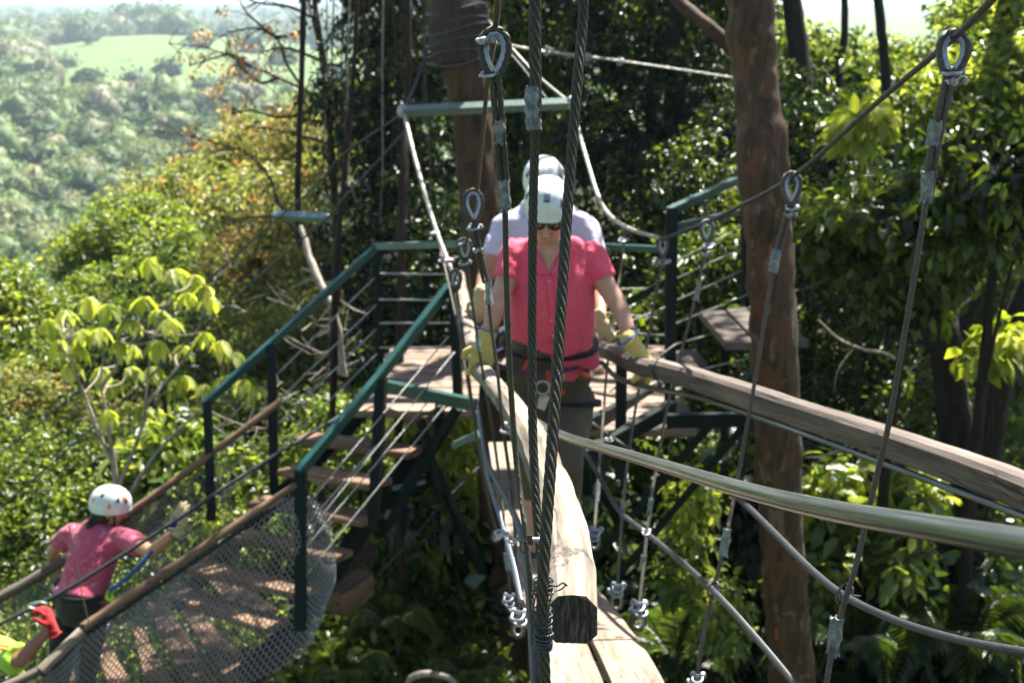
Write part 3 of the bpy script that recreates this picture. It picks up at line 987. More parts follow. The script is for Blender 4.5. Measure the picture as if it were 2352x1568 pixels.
# bright clamp groups on hanger feet
def foot_clamp(label, pos, w):
    o = thing('clamp', label, 'clamp', P(*pos[0]), 'bright clamps at the hanger feet')
    for i, p in enumerate(pos):
        clip(P(*p), Vector((0.1, 0.2, -1)), Vector((1, -0.3*(-1)**i, 0.15)), w, o, False)
for lab, pos, w in (
    ('bright clamps beside the sawn end of the pale rail, on the left', [(1190, 1412, 3.55), (1194, 1424, 3.55)], 0.020),
    ('bright clamps left of the pale rail, above the brightest pair', [(1168, 1372, 4.65), (1170, 1384, 4.65)], 0.018),
    ('bright clamps low on the third right hanger, over the deck edge', [(1466, 1392, 4.35), (1470, 1404, 4.35)], 0.024),
    ('bright clamps on the fourth right hanger, half way along the lower deck edge', [(1419, 1350, 4.95), (1415, 1360, 4.95)], 0.024),
    ('bright clamps beside the pale rail at mid height, right side', [(1366, 1222, 5.35), (1362, 1232, 5.35)], 0.026),
    ('bright clamps at the bottom edge, foot of the second right hanger', [(1602, 1556, 3.4), (1598, 1568, 3.4)], 0.016),
    ('bright clamp where the crossing side cables meet below the thick line', [(1484, 1222, 4.0)], 0.012),
    ('bright clamp on the right side cable under the woman\'s hand', [(1448, 962, 5.6), (1400, 1010, 5.7)], 0.014)):
    foot_clamp(lab, pos, w)

# lower side cables on the right
g = 'lower side cables to the right of the walkway'
cable('side_cable', 'inner lower side cable curving from the platform down to the bottom edge', PL((1300, 985, 6.2), (1345, 1040, 5.6), (1385, 1110, 5.0), (1422, 1172, 4.6), (1490, 1228, 4.1), (1560, 1285, 3.7), (1640, 1358, 3.3), (1735, 1462, 3.0), (1850, 1600, 2.7)), [0.010, 0.0095, 0.009, 0.0085, 0.008], 'rope_grey', g)
cable('side_cable', 'outer lower side cable curving from under the thick line to the right edge', PL((1680, 1130, 3.9), (1712, 1158, 3.7), (1780, 1225, 3.3), (1860, 1305, 2.9), (1940, 1368, 2.6), (2060, 1425, 2.3), (2200, 1468, 2.05), (2352, 1496, 1.85), (2500, 1515, 1.7)), [0.0095, 0.009, 0.0085, 0.0075, 0.007], 'rope_grey', g)
cable('side_cable', 'short dark cable crossing from the leg of the woman towards the platform boards', PL((1330, 950, 6.5), (1400, 1000, 6.2), (1470, 1048, 6.0), (1530, 1085, 5.8)), 0.0085, 'rope_dark', g)
for lab, x, y, D, r in (('black tie where the outer side cable meets the nearest right hanger', 1938, 1366, 2.6, 0.016), ('black tie where the inner side cable meets the second right hanger', 1636, 1354, 3.3, 0.014)):
    mb = MB()
    c = P(x, y, D)
    for k in range(2):
        pts = [c + Vector((math.cos(a)*r*0.9 + 0.004*k, math.sin(a)*r, math.sin(a+0.7)*r + 0.005*k)) for a in [2*math.pi*i/14 for i in range(15)]]
        mb.tube(pts, 0.0022, 6)
    mb.tube([c + Vector((0.012, 0, 0)), c + Vector((0.034, -0.004, -0.001))], 0.002, 6)
    tag(mb.build('cable_tie', M['black_tie']), lab, 'cable tie', 'black cable ties')

# ------------------------------------------------------------------ walkway planks
fl_c = smooth(PL((1500, 1900, 2.55), (1390, 1568, 3.4), (1330, 1440, 4.2), (1262, 1320, 5.1), (1215, 1150, 6.0), (1185, 1020, 6.9)), 8)
wk = thing('suspended_walkway', 'two long sunlit boards side by side under the rails, the walkway of the hanging bridge', 'walkway', P(1390, 1568, 3.4))
def offset_path(pts, d):
    out = []
    for i, p in enumerate(pts):
        t = pts[min(i+1, len(pts)-1)] - pts[max(i-1, 0)]
        s = Vector((t.y, -t.x, 0)).normalized()
        out.append(p + s*d)
    return out
FS = [(-1, -1), (1, -1), (1, 1), (-1, 1)]
n = len(fl_c)
for (d, i0, i1, zz) in ((-0.083, 0, 17, 0), (-0.083, 17, 30, 0.004), (-0.083, 30, n-1, 0), (0.085, 0, 13, 0.0), (0.085, 13, 25, 0.004), (0.085, 25, n-1, 0.0)):
    q = offset_path(fl_c, d)[i0:i1+1]
    q = [p + Vector((0, 0, zz)) for p in q]
    MB().sweep(q, FS, [(0.072, 0.016)]*len(q), jitter=0.002).build('plank', M['plank_wood'], wk)
for i in range(3, n-2, 8):
    p = fl_c[i] - Vector((0, 0, 0.045))
    t = (fl_c[i+1]-fl_c[i-1]); s = Vector((t.y, -t.x, 0)).normalized()
    MB().beam(p - s*0.165, p + s*0.165, 0.05, 0.04).build('cross_batten', M['plank_wood'], wk, bevel=0.004)

# ------------------------------------------------------------------ the tree platform
PZ = -2.5
pf = thing('tree_platform', 'wooden platform on green steel frame around the big leaning tree, behind the woman', 'platform', (0, 8, PZ))
# left deck, boards run left to right
dk0 = [(898, 848, 1078, 838), ]
yy = 7.55
xl, xr = -0.86, -0.28
Y0, Y1 = 7.25, 8.75
k = 0
nb = 9
for i in range(nb):
    y = Y0 + (Y1-Y0)*(i+0.5)/nb
    x0 = -1.00 + 0.10*i/nb + 0.012*math.sin(i*5)
    MB().box((0.5*(x0-0.22), y, PZ), (abs(-0.22-x0)/2, 0, 0), (0, (Y1-Y0)/nb/2-0.006, 0), (0, 0, 0.022)).build('deck_board', M['deck_wood'], pf, bevel=0.004)
for i in range(11):
    y = 6.95 + 1.9*(i+0.5)/11
    x1 = 1.12 - 0.04*math.sin(i*3)
    x0 = 0.22 if i < 8 else -0.1
    MB().box(((x0+x1)/2, y, PZ-0.02), ((x1-x0)/2, 0, 0), (0, 1.9/11/2-0.006, 0), (0, 0, 0.022)).build('deck_board', M['deck_wood'], pf, bevel=0.004)
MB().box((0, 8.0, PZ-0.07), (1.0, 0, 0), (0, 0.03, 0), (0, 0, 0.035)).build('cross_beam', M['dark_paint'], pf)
def part_beam(par, name, a, b, w, h, mat='dark_paint', up=Z):
    return MB().beam(P(*a), P(*b), w, h, up).build(name, M[mat], par, bevel=0.003)
part_beam(pf, 'front_beam', (885, 886, 7.75), (1092, 930, 7.2), 0.05, 0.075, 'green_paint')
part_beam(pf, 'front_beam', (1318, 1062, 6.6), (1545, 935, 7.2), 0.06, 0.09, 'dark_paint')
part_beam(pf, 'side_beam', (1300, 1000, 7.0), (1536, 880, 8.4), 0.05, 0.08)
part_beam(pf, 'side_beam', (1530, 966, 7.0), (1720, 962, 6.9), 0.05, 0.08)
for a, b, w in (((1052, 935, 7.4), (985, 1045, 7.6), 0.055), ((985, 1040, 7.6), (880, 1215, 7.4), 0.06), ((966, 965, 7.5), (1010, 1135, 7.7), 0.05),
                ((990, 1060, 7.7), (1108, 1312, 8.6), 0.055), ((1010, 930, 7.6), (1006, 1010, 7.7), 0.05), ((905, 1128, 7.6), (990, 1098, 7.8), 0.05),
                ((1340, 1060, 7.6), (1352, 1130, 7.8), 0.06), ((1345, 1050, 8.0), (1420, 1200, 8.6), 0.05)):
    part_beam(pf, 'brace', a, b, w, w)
part_beam(pf, 'brace', (1042, 1022, 7.4), (1100, 996, 7.3), 0.05, 0.04, 'grey_green_paint')
part_beam(pf, 'brace', (898, 1122, 7.5), (976, 1104, 7.55), 0.04, 0.02, 'grey_green_paint')
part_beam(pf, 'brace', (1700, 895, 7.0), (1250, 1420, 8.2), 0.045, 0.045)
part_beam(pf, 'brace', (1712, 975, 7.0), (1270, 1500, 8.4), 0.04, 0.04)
for (x, y0, y1, D) in ((1424, 800, 1100, 6.9), (1538, 480, 965, 7.3)):
    part_beam(pf, 'guard_post', (x+4, y0, D), (x, y1, D+0.1), 0.062, 0.062)
part_beam(pf, 'guard_post', (1042, 640, 7.6), (1052, 912, 7.9), 0.058, 0.058)
part_beam(pf, 'guard_post', (862, 562, 8.6), (874, 880, 8.7), 0.058, 0.058)
part_beam(pf, 'top_rail', (856, 566, 8.6), (1052, 560, 8.4), 0.045, 0.045, 'grey_green_paint')
part_beam(pf, 'top_rail', (1385, 566, 8.4), (1512, 572, 8.2), 0.04, 0.04, 'green_paint')
for (y0, y1) in ((628, 630), (688, 689), (742, 741), (798, 800)):
    MB().tube(PL((872, y0, 8.6), (1045, y1, 8.4)), 0.0065, 6).build('rail_wire', M['rope_bright'], pf)
for (a, b) in (((1376, 664, 8.3), (1512, 662, 8.2)), ((1376, 716, 8.3), (1510, 730, 8.1)), ((1440, 690, 7.6), (1540, 632, 7.4)), ((1400, 760, 7.8), (1530, 770, 7.4))):
    MB().tube(PL(a, b), 0.0046, 6).build('rail_wire', M['rope_bright'], pf)
part_beam(pf, 'lower_rail', (1430, 700, 7.6), (1545, 640, 7.4), 0.04, 0.04, 'dark_paint')

# ------------------------------------------------------------------ left stairs
st = thing('staircase', 'open stairs with brown timber treads and green handrails going down left from the platform', 'stairs', P(690, 1450, 7.3))
treads = [((818, 940, 8.15), (988, 966, 7.6)), ((675, 1012, 8.1), (940, 1048, 7.5)), ((636, 1086, 8.0), (856, 1120, 7.35)), ((566, 1160, 7.95), (836, 1203, 7.3)),
          ((530, 1238, 7.9), (766, 1290, 7.25)), ((428, 1312, 7.9), (692, 1372, 7.2)), ((384, 1374, 7.9), (612, 1450, 7.15))]
for a, b in treads:
    pa_, pb_ = P(*a), P(*b)
    d = (pb_-pa_); dn = Vector((-0.80, -0.45, 0)).normalized()
    dd = Vector((d.x, d.y, 0)).normalized()
    back = Vector((dd.y, -dd.x, 0))
    if back.y < 0: back = -back
    mb = MB(); mb.box((pa_+pb_)/2 + back*0.08, d/2, back*0.085, Vector((0, 0, 0.022)))
    mb.build('tread', M['tread_wood'], st, bevel=0.006)
    # the support angle under the back of the tread
    MB().beam(pa_ + back*0.14 - Vector((0, 0, 0.045)), pb_ + back*0.14 - Vector((0, 0, 0.045)), 0.04, 0.03).build('tread_bracket', M['dark_paint'], st)
part_beam(st, 'stringer', (980, 1000, 7.75), (690, 1420, 7.35), 0.05, 0.13)
part_beam(st, 'stringer', (850, 925, 8.35), (400, 1390, 8.1), 0.05, 0.11)
part_beam(st, 'handrail', (866, 566, 8.6), (608, 802, 8.2), 0.045, 0.05, 'green_paint')
part_beam(st, 'handrail', (612, 798, 8.2), (470, 928, 7.95), 0.045, 0.05, 'green_paint')
part_beam(st, 'handrail', (1034, 656, 7.7), (866, 872, 7.35), 0.05, 0.055, 'green_paint')
part_beam(st, 'handrail', (868, 869, 7.35), (686, 1086, 7.0), 0.05, 0.055, 'green_paint')
for (x0, y0, x1, y1, D, w) in ((623, 792, 630, 1135, 8.2, 0.058), (476, 922, 486, 1195, 7.95, 0.055), (691, 1080, 691, 1446, 7.02, 0.066), (876, 868, 858, 1212, 7.35, 0.064), (930, 1110, 925, 1230, 7.9, 0.04)):
    part_beam(st, 'post', (x0, y0, D), (x1, y1, D), w, w, 'dark_paint')
part_beam(st, 'post', (862, 900, 8.3), (864, 1130, 8.2), 0.05, 0.05)
for k, (a, b) in enumerate((((862, 636, 8.6), (628, 868, 8.2)), ((864, 700, 8.6), (630, 930, 8.2)), ((864, 756, 8.6), (632, 982, 8.2)), ((866, 812, 8.6), (634, 1040, 8.2)),
                            ((624, 872, 8.2), (480, 1000, 7.95)), ((626, 934, 8.2), (482, 1062, 7.95)), ((628, 986, 8.2), (484, 1116, 7.95)), ((628, 1044, 8.2), (486, 1160, 7.95)))):
    MB().tube(PL(a, b), 0.0046, 6).build('rail_wire', M['rope_bright'], st)
for a, b in (((1030, 772, 7.6), (692, 1175, 7.0)), ((1045, 808, 7.6), (696, 1236, 7.0)), ((985, 920, 7.5), (704, 1255, 7.0)), ((1032, 920, 7.5), (704, 1320, 7.0)), ((900, 980, 7.4), (700, 1210, 7.0))):
    MB().tube(PL(a, b), 0.0046, 6).build('rail_wire', M['rope_bright'], st)

# timber blocks at the stair foot
o = thing('timber_blocks', 'rough dark timber blocks fixed at the foot of the stairs under the net', 'timber', P(830, 1340, 7.9))
MB().beam(P(770, 1290, 7.6), P(850, 1262, 7.9), 0.10, 0.12).build('block', M['dark_wood'], o, bevel=0.006)
MB().beam(P(770, 1385, 7.6), P(838, 1335, 7.9), 0.14, 0.16).build('block', M['tread_wood'], o, bevel=0.006)
MB().beam(P(560, 1560, 7.4), P(690, 1440, 7.6), 0.12, 0.14).build('block', M['dark_wood'], o, bevel=0.006)

# ------------------------------------------------------------------ right side platform and stairs
rp = thing('side_platform', 'small dark wooden deck and green rails behind the red barked trunk', 'platform', P(1700, 800, 7.8))
def quad_board(par, name, c4, th, mat):
    """board from four picture points on one horizontal plane; th = thickness"""
    vs = [Vector(p) for p in c4]
    lo = [p - Vector((0, 0, th)) for p in vs]
    mb = MB()
    o_ = mb.seed
    d = (vs[1]-vs[0]).normalized()
    s2 = Vector((-d.y, d.x, 0))
    gs = [(p.dot(d)+o_, p.dot(s2), 0) for p in vs] + [(p.dot(d)+o_, p.dot(s2), -th) for p in vs]
    mb.add(vs+lo, [(0, 1, 2, 3), (7, 6, 5, 4), (0, 4, 5, 1), (1, 5, 6, 2), (2, 6, 7, 3), (3, 7, 4, 0)], gs)
    return mb.build(name, M[mat], par, bevel=0.004)
zz = -1.95
quad_board(rp, 'deck_board', [G(1604, 712, zz), G(1660, 708, zz), G(1735, 786, zz), G(1668, 786, zz)], 0.05, 'rail_wood_brown')
quad_board(rp, 'deck_board', [G(1666, 708, zz), G(1712, 704, zz), G(1800, 782, zz), G(1742, 786, zz)], 0.05, 'rail_wood_brown')
quad_board(rp, 'deck_board', [G(1718, 704, zz), G(1760, 702, zz), G(1858, 780, zz), G(1808, 782, zz)], 0.05, 'rail_wood_brown')
z2 = -2.2
quad_board(rp, 'step', [G(1548, 806, z2), G(1598, 800, z2), G(1652, 868, z2), G(1600, 880, z2)], 0.05, 'rail_wood_brown')
part_beam(rp, 'edge_beam', (1665, 798, 7.55), (1858, 792, 7.55), 0.06, 0.05)
part_beam(rp, 'handrail', (1536, 486, 7.6), (1692, 414, 8.2), 0.05, 0.05, 'green_paint')
part_beam(rp, 'handrail', (1533, 528, 7.6), (1700, 486, 8.4), 0.045, 0.045, 'green_paint')
part_beam(rp, 'post', (1713, 470, 8.2), (1716, 716, 8.3), 0.06, 0.06)
part_beam(rp, 'post', (1545, 480, 7.6), (1543, 700, 7.6), 0.06, 0.06)
part_beam(rp, 'leg', (1666, 795, 7.6), (1664, 1010, 7.9), 0.05, 0.05)
part_beam(rp, 'leg', (1602, 720, 8.2), (1604, 830, 8.3), 0.04, 0.04)
part_beam(rp, 'brace', (1736, 840, 7.5), (1680, 900, 7.6), 0.04, 0.04, 'green_paint')
for a, b in (((1552, 600, 7.6), (1705, 520, 8.2)), ((1552, 640, 7.6), (1712, 566, 8.3)), ((1552, 690, 7.6), (1712, 618, 8.3)), ((1552, 742, 7.6), (1728, 672, 8.3)), ((1552, 790, 7.4), (1725, 742, 8.2)), ((1560, 860, 7.2), (1728, 820, 7.5)), ((1400, 900, 6.9), (1552, 790, 7.3)), ((1440, 740, 7.2), (1540, 700, 7.5))):
    MB().tube(PL(a, b), 0.0046, 6).build('rail_wire', M['rope_bright'], rp)

# ------------------------------------------------------------------ net bridge in the lower left
nbz = thing('net_bridge', 'lower rope bridge with round wooden rails, black mesh net sides and spaced deck boards', 'bridge', P(300, 1568, 7.4))
RF = PL((644, 922, 8.1), (560, 985, 8.0), (488, 1040, 7.95), (390, 1112, 7.85), (290, 1182, 7.8), (200, 1250, 7.75), (105, 1312, 7.7), (-40, 1395, 7.6))
RN = PL((680, 1112, 7.0), (560, 1192, 6.9), (430, 1280, 6.8), (310, 1360, 6.7), (190, 1440, 6.6))
RN2 = PL((188, 1448, 6.58), (95, 1540, 6.45))
RN3 = PL((98, 1536, 6.46), (-60, 1610, 6.3))
MB().tube(smooth(RF[:5], 8), [0.022, 0.025, 0.024, 0.026], 10, jitter=0.006).build('far_rail', M['pole_wood'], nbz)
MB().tube(smooth(RF[4:], 8), [0.028, 0.032, 0.036], 10, jitter=0.006).build('far_rail', M['rail_wood_brown'], nbz)
MB().tube(smooth(RN, 8), [0.020, 0.022, 0.024, 0.026], 10, jitter=0.005).build('near_rail', M['pole_wood'], nbz)
MB().tube(smooth(RN2, 8), [0.030, 0.032], 10, jitter=0.003).build('near_rail', M['rail_wood'], nbz)
MB().tube(smooth(RN3, 8), [0.026, 0.028], 10, jitter=0.003).build('near_rail', M['rail_wood_brown'], nbz)
for (a, b) in (((188, 1432, 6.58), (188, 1460, 6.58)), ((98, 1528, 6.45), (98, 1552, 6.45))):
    MB().tube(PL(a, b), 0.012, 8).build('lashing', M['black_tie'], nbz)

def hexnet(corner_fn, nu, nv, name, mat, par, r=0.0039):
    """hexagonal mesh of plastic strands over a surface f(u,v) -> point"""
    mb = MB()
    def node(i, j, k):
        # brick layout of hexagons
        u = (i + (0.5 if j % 2 else 0.0) + 0.0)/nu
        return u
    def pt(i, j, top):
        u = (i + 0.5*(j % 2))/nu
        v = (j + (0.17 if top else -0.17) + 0.5)/nv
        return corner_fn(min(max(u, 0), 1), min(max(v, 0), 1))
    for j in range(nv):
        for i in range(nu):
            a = pt(i, j, False); b = pt(i, j, True)
            ii = i if j % 2 == 0 else i+1
            segs = [(a, b)]
            if j < nv-1:
                # upper node connects to lower nodes of next row at +-half cell
                n1 = pt(ii-1 if j % 2 == 0 else i, j+1, False)
                n2 = pt(ii if j % 2 == 0 else i+1, j+1, False)
                segs += [(b, n1), (b, n2)]
            for p, q in segs:
                d = q-p
                if d.length < 1e-4 or d.length > 0.16: continue
                s1 = d.cross(Vector((0.2, 1, 0.1))).normalized()*r
                s2 = d.cross(s1).normalized()*r
                o_ = len(mb.v)
                for pp in (p, q):
                    mb.v += [tuple(pp + s1), tuple(pp - s1*0.5 + s2*0.87), tuple(pp - s1*0.5 - s2*0.87)]
                    mb.g += [(0, 0, 0)]*3
                mb.f += [(o_, o_+1, o_+4, o_+3), (o_+1, o_+2, o_+5, o_+4), (o_+2, o_, o_+3, o_+5)]
    return mb.build(name, M[mat], par, recalc=False)

def sheet(top, bot, wave=0.05, ph=0.0):
    tp, bt = smooth(top, 12), smooth(bot, 12)
    def f(u, v):
        def at(c, t):
            x = t*(len(c)-1); i = min(int(x), len(c)-2)
            return c[i].lerp(c[i+1], x-i)
        a, b = at(tp, u), at(bt, u)
        p = a.lerp(b, v)
        w = wave*math.sin(math.pi*v)
        p += Vector((0.3, -1, 0.1))*w*math.sin(u*9+ph+v*3) + Vector((0, 0, -1))*0.06*math.sin(math.pi*v)*math.sin(u*5+1)
        return p
    return f

near_bot = PL((770, 1340, 7.0), (700, 1500, 6.95), (560, 1580, 6.9), (430, 1640, 6.85), (300, 1700, 6.8), (150, 1760, 6.6))
near_top = PL((760, 1180, 7.3), (680, 1122, 7.02), (560, 1200, 6.92), (430, 1290, 6.82), (310, 1368, 6.72), (190, 1450, 6.62))
hexnet(sheet(near_top, near_bot, 0.07), 52, 33, 'side_net', 'net_plastic', nbz)
far_top = PL((520, 1030, 8.0), (390, 1122, 7.86), (290, 1192, 7.8), (105, 1322, 7.7), (-40, 1405, 7.6))
far_bot = PL((560, 1350, 8.0), (440, 1420, 7.9), (320, 1480, 7.8), (140, 1570, 7.7), (-40, 1640, 7.6))
hexnet(sheet(far_top, far_bot, 0.05, 2.0), 50, 25, 'side_net', 'net_plastic', nbz)
n2_top = PL((188, 1462, 6.6), (95, 1555, 6.46), (-60, 1625, 6.32))
n2_bot = PL((150, 1760, 6.6), (60, 1800, 6.5), (-60, 1850, 6.4))
hexnet(sheet(n2_top, n2_bot, 0.04, 1.0), 24, 21, 'side_net', 'net_plastic', nbz)
# net lashing cord under the near rail and loose green threads
mb = MB()
q = smooth([p + Vector((0.01, 0, -0.045)) for p in RN], 10)
mb.rope(q, 0.013, lay=0.12, strands=3, n=9, depth=0.4, step=0.02)
rr = random.Random(5)
mb.build('lashing_cord', M['net_green'] if False else M['black_tie'], nbz)
mb = MB()
for k in range(46):
    i = rr.randrange(len(q)); p = q[i]
    d = Vector((rr.uniform(-.5, .5), rr.uniform(-.4, .1), rr.uniform(-.9, .3))).normalized()*rr.uniform(0.02, 0.05)
    mb.tube([p, p+d*0.6+Vector((0, 0, 0.005)), p+d], 0.0016, 4)
for k in range(9):
    p = P(-5+rr.uniform(0, 160), 1330+rr.uniform(0, 40), 7.65)
    mb.tube([p, p+Vector((0.01, 0, -0.05)), p+Vector((0.0, 0, -0.13))], 0.0022, 4)
mb.build('green_thread', M['net_green'], nbz)
# deck boards seen through the net
zb = -4.12
for c4 in (((334, 1384), (376, 1378), (520, 1590), (440, 1598)), ((298, 1422), (324, 1436), (430, 1620), (350, 1620)), ((214, 1480), (250, 1474), (330, 1620), (270, 1620)),
           ((158, 1530), (184, 1518), (240, 1620), (170, 1620)), ((384, 1356), (430, 1372), (640, 1590), (560, 1620)), ((440, 1300), (520, 1310), (640, 1398), (560, 1412))):
    quad_board(nbz, 'deck_board', [G(x, y, zb - 0.02) for x, y in c4], 0.035, 'tread_wood')
for (x, y, D0, y2) in ((438, 770, 8.8, 905), (362, 752, 9.0, 900), (105, 1225, 7.9, 1370), (252, 1180, 7.8, 1260)):
    mb = MB(); mb.tube(PL((x, y, D0), (x+14, y2, D0)), 0.004, 6); 
    ob = mb.build('hanger_wire', M['rope_grey'], nbz)
    for k in range(3):
        clip(P(x+2+k*2, y+18+k*26, D0), Z, Vector((1, -.2, 0)), 0.014, ob, False)

cable('belay_cable', 'black cable running down left in front of the climber, both carabiners clipped to it', PL((905, 880, 7.9), (790, 950, 7.5), (640, 1040, 7.1), (500, 1130, 6.85), (430, 1178, 6.75), (300, 1262, 6.65), (150, 1355, 6.55), (0, 1432, 6.45), (-80, 1475, 6.4)), 0.0115, 'rope_black', None, 'cable', 10)
cable('hanger_wire', 'thin brown wire hanging in front of the pink shirt of the climber', PL((158, 1205, 6.5), (175, 1290, 6.5), (190, 1370, 6.5), (205, 1432, 6.5)), 0.0035, 'rope_brown')
cable('guy_wire', 'thin steel guy wire rising from the dark blocks to the right below the platform', PL((868, 1318, 7.6), (940, 1245, 7.8), (1000, 1175, 8.0), (1060, 1110, 8.2), (1100, 1072, 8.4)), 0.006, 'rope_grey')

# ------------------------------------------------------------------ people
from mathutils.bvhtree import BVHTree

def ellipsoid(mb, c, ax, ay, az, n=16, m=10):
    c, ax, ay, az = map(Vector, (c, ax, ay, az))
    vs = [c + az]
    for i in range(1, m):
        t = math.pi*i/m
        for j in range(n):
            a = 2*math.pi*j/n
            vs.append(c + ax*math.sin(t)*math.cos(a) + ay*math.sin(t)*math.sin(a) + az*math.cos(t))
    vs.append(c - az)
    fs = [(0, 1+j, 1+(j+1) % n) for j in range(n)]
    for i in range(m-2):
        for j in range(n):
            a, b = 1+i*n+j, 1+i*n+(j+1) % n
            fs.append((a, a+n, b+n, b))
    e = len(vs)-1
    fs += [(e, 1+(m-2)*n+(j+1) % n, 1+(m-2)*n+j) for j in range(n)]
    mb.add(vs, fs)


def limb(mb, pts, rad, up=Z, n=16, sm=6, ends=True):
    q = smooth(pts, sm)
    r = interp(rad, len(q))
    mb.sweep(q, [(math.cos(2*math.pi*i/n), math.sin(2*math.pi*i/n)) for i in range(n)], [tuple(x) if np.ndim(x) else x for x in r], up=up)
    if ends:
        for k in (0, -1):
            rr_ = r[k] if np.ndim(r[k]) == 0 else min(r[k])
            mb.ball(q[k], float(rr_)*0.98, 12, 8)


def blob(name, mb, voxel, its, mat, parent, fold=0.0, fscale=(10, 10, 10), post=None):
    me = bpy.data.meshes.new('tmp')
    me.from_pydata(mb.v, [], mb.f)
    bm = bmesh.new(); bm.from_mesh(me); bmesh.ops.recalc_face_normals(bm, faces=bm.faces); bm.to_mesh(me); bm.free()
    ob = bpy.data.objects.new('tmp', me)
    COL.objects.link(ob)
    r = ob.modifiers.new('r', 'REMESH'); r.mode = 'VOXEL'; r.voxel_size = voxel
    s = ob.modifiers.new('s', 'SMOOTH'); s.factor = 0.5; s.iterations = its
    dg = bpy.context.evaluated_depsgraph_get()
    m2 = bpy.data.meshes.new_from_object(ob.evaluated_get(dg))
    bpy.data.objects.remove(ob)
    m2.name = name
    if fold:
        n = len(m2.vertices)
        co = np.zeros(n*3); m2.vertices.foreach_get('co', co)
        nr = np.zeros(n*3); m2.vertices.foreach_get('normal', nr)
        co = co.reshape(-1, 3); nr = nr.reshape(-1, 3)
        d = np.array([mnoise.noise(Vector((c[0]*fscale[0], c[1]*fscale[1], c[2]*fscale[2]))) + 0.45*mnoise.noise(Vector((c[0]*fscale[0]*2.4, c[1]*fscale[1]*2.4, c[2]*fscale[2]*2.4+9))) for c in co])
        co += nr*(d*fold)[:, None]
        m2.vertices.foreach_set('co', co.ravel())
    m2.materials.clear()
    mats = mat if isinstance(mat, (list, tuple)) else [mat]
    for x in mats: m2.materials.append(M[x])
    if post: post(m2)
    m2.polygons.foreach_set('use_smooth', [True]*len(m2.polygons))
    m2.update()
    return link_mesh(m2, name, parent)


def glove(name, wr, H, N, S, thumb, mat, parent, cuff=None, curl=1.0, size=1.0, back=None):
    """wr wrist, H hand direction, N palm side normal, S towards the thumb"""
    H = H.normalized(); N = (N - H*N.dot(H)).normalized(); S = (S - H*S.dot(H) - N*S.dot(N)).normalized()
    k = size
    mb = MB()
    limb(mb, [wr - H*0.035*k, wr, wr + H*0.035*k, wr + H*0.075*k, wr + H*0.092*k],
         [(0.036*k, 0.030*k), (0.032*k, 0.026*k), (0.042*k, 0.022*k), (0.045*k, 0.019*k), (0.042*k, 0.016*k)], up=N, sm=3)
    for i, (off, ln) in enumerate(((0.031, 0.92), (0.0105, 1.0), (-0.0105, 0.94), (-0.031, 0.76))):
        b = wr + H*(0.085 - 0.004*abs(i-1))*k + S*off*k
        l1, l2, l3 = 0.036*ln*k, 0.027*ln*k, 0.021*ln*k
        c = curl*(1+0.08*i)
        p = [b - H*0.02*k]
        a = 0.0
        q = b
        p.append(q)
        for l, da in ((l1, 0.55*c), (l2, 0.75*c), (l3, 0.65*c)):
            a += da
            q = q + (H*math.cos(a) + N*math.sin(a))*l + S*0.001*(1.5-i)
            p.append(q)
        limb(mb, p, [0.0105*k, 0.0112*k, 0.0108*k, 0.0100*k, 0.0088*k], n=10, sm=4)
    tb = wr + H*0.028*k + S*0.030*k
    limb(mb, [tb, tb + (S*0.75 + H*0.5 + N*thumb*0.25).normalized()*0.034*k, tb + S*0.030*k + H*0.040*k + N*0.022*k*thumb, tb + S*0.022*k + H*0.050*k + N*0.048*k*thumb],
         [0.0150*k, 0.0128*k, 0.0118*k, 0.0095*k], n=10, sm=4)
    o = blob(name, mb, 0.0042, 3, mat, parent, 0.0025, (40, 40, 40))
    if cuff:
        mb = MB()
        pts = []
        c0 = wr - H*0.045*k
        for i in range(25):
            a = 2*math.pi*i/24
            pts.append(c0 + S*0.041*k*math.cos(a) + N*0.036*k*math.sin(a) + H*0.004*math.sin(a*3))
        mb.tube(pts, 0.0038, 8)
        mb.build('cuff_trim', M[cuff], o)
    return o


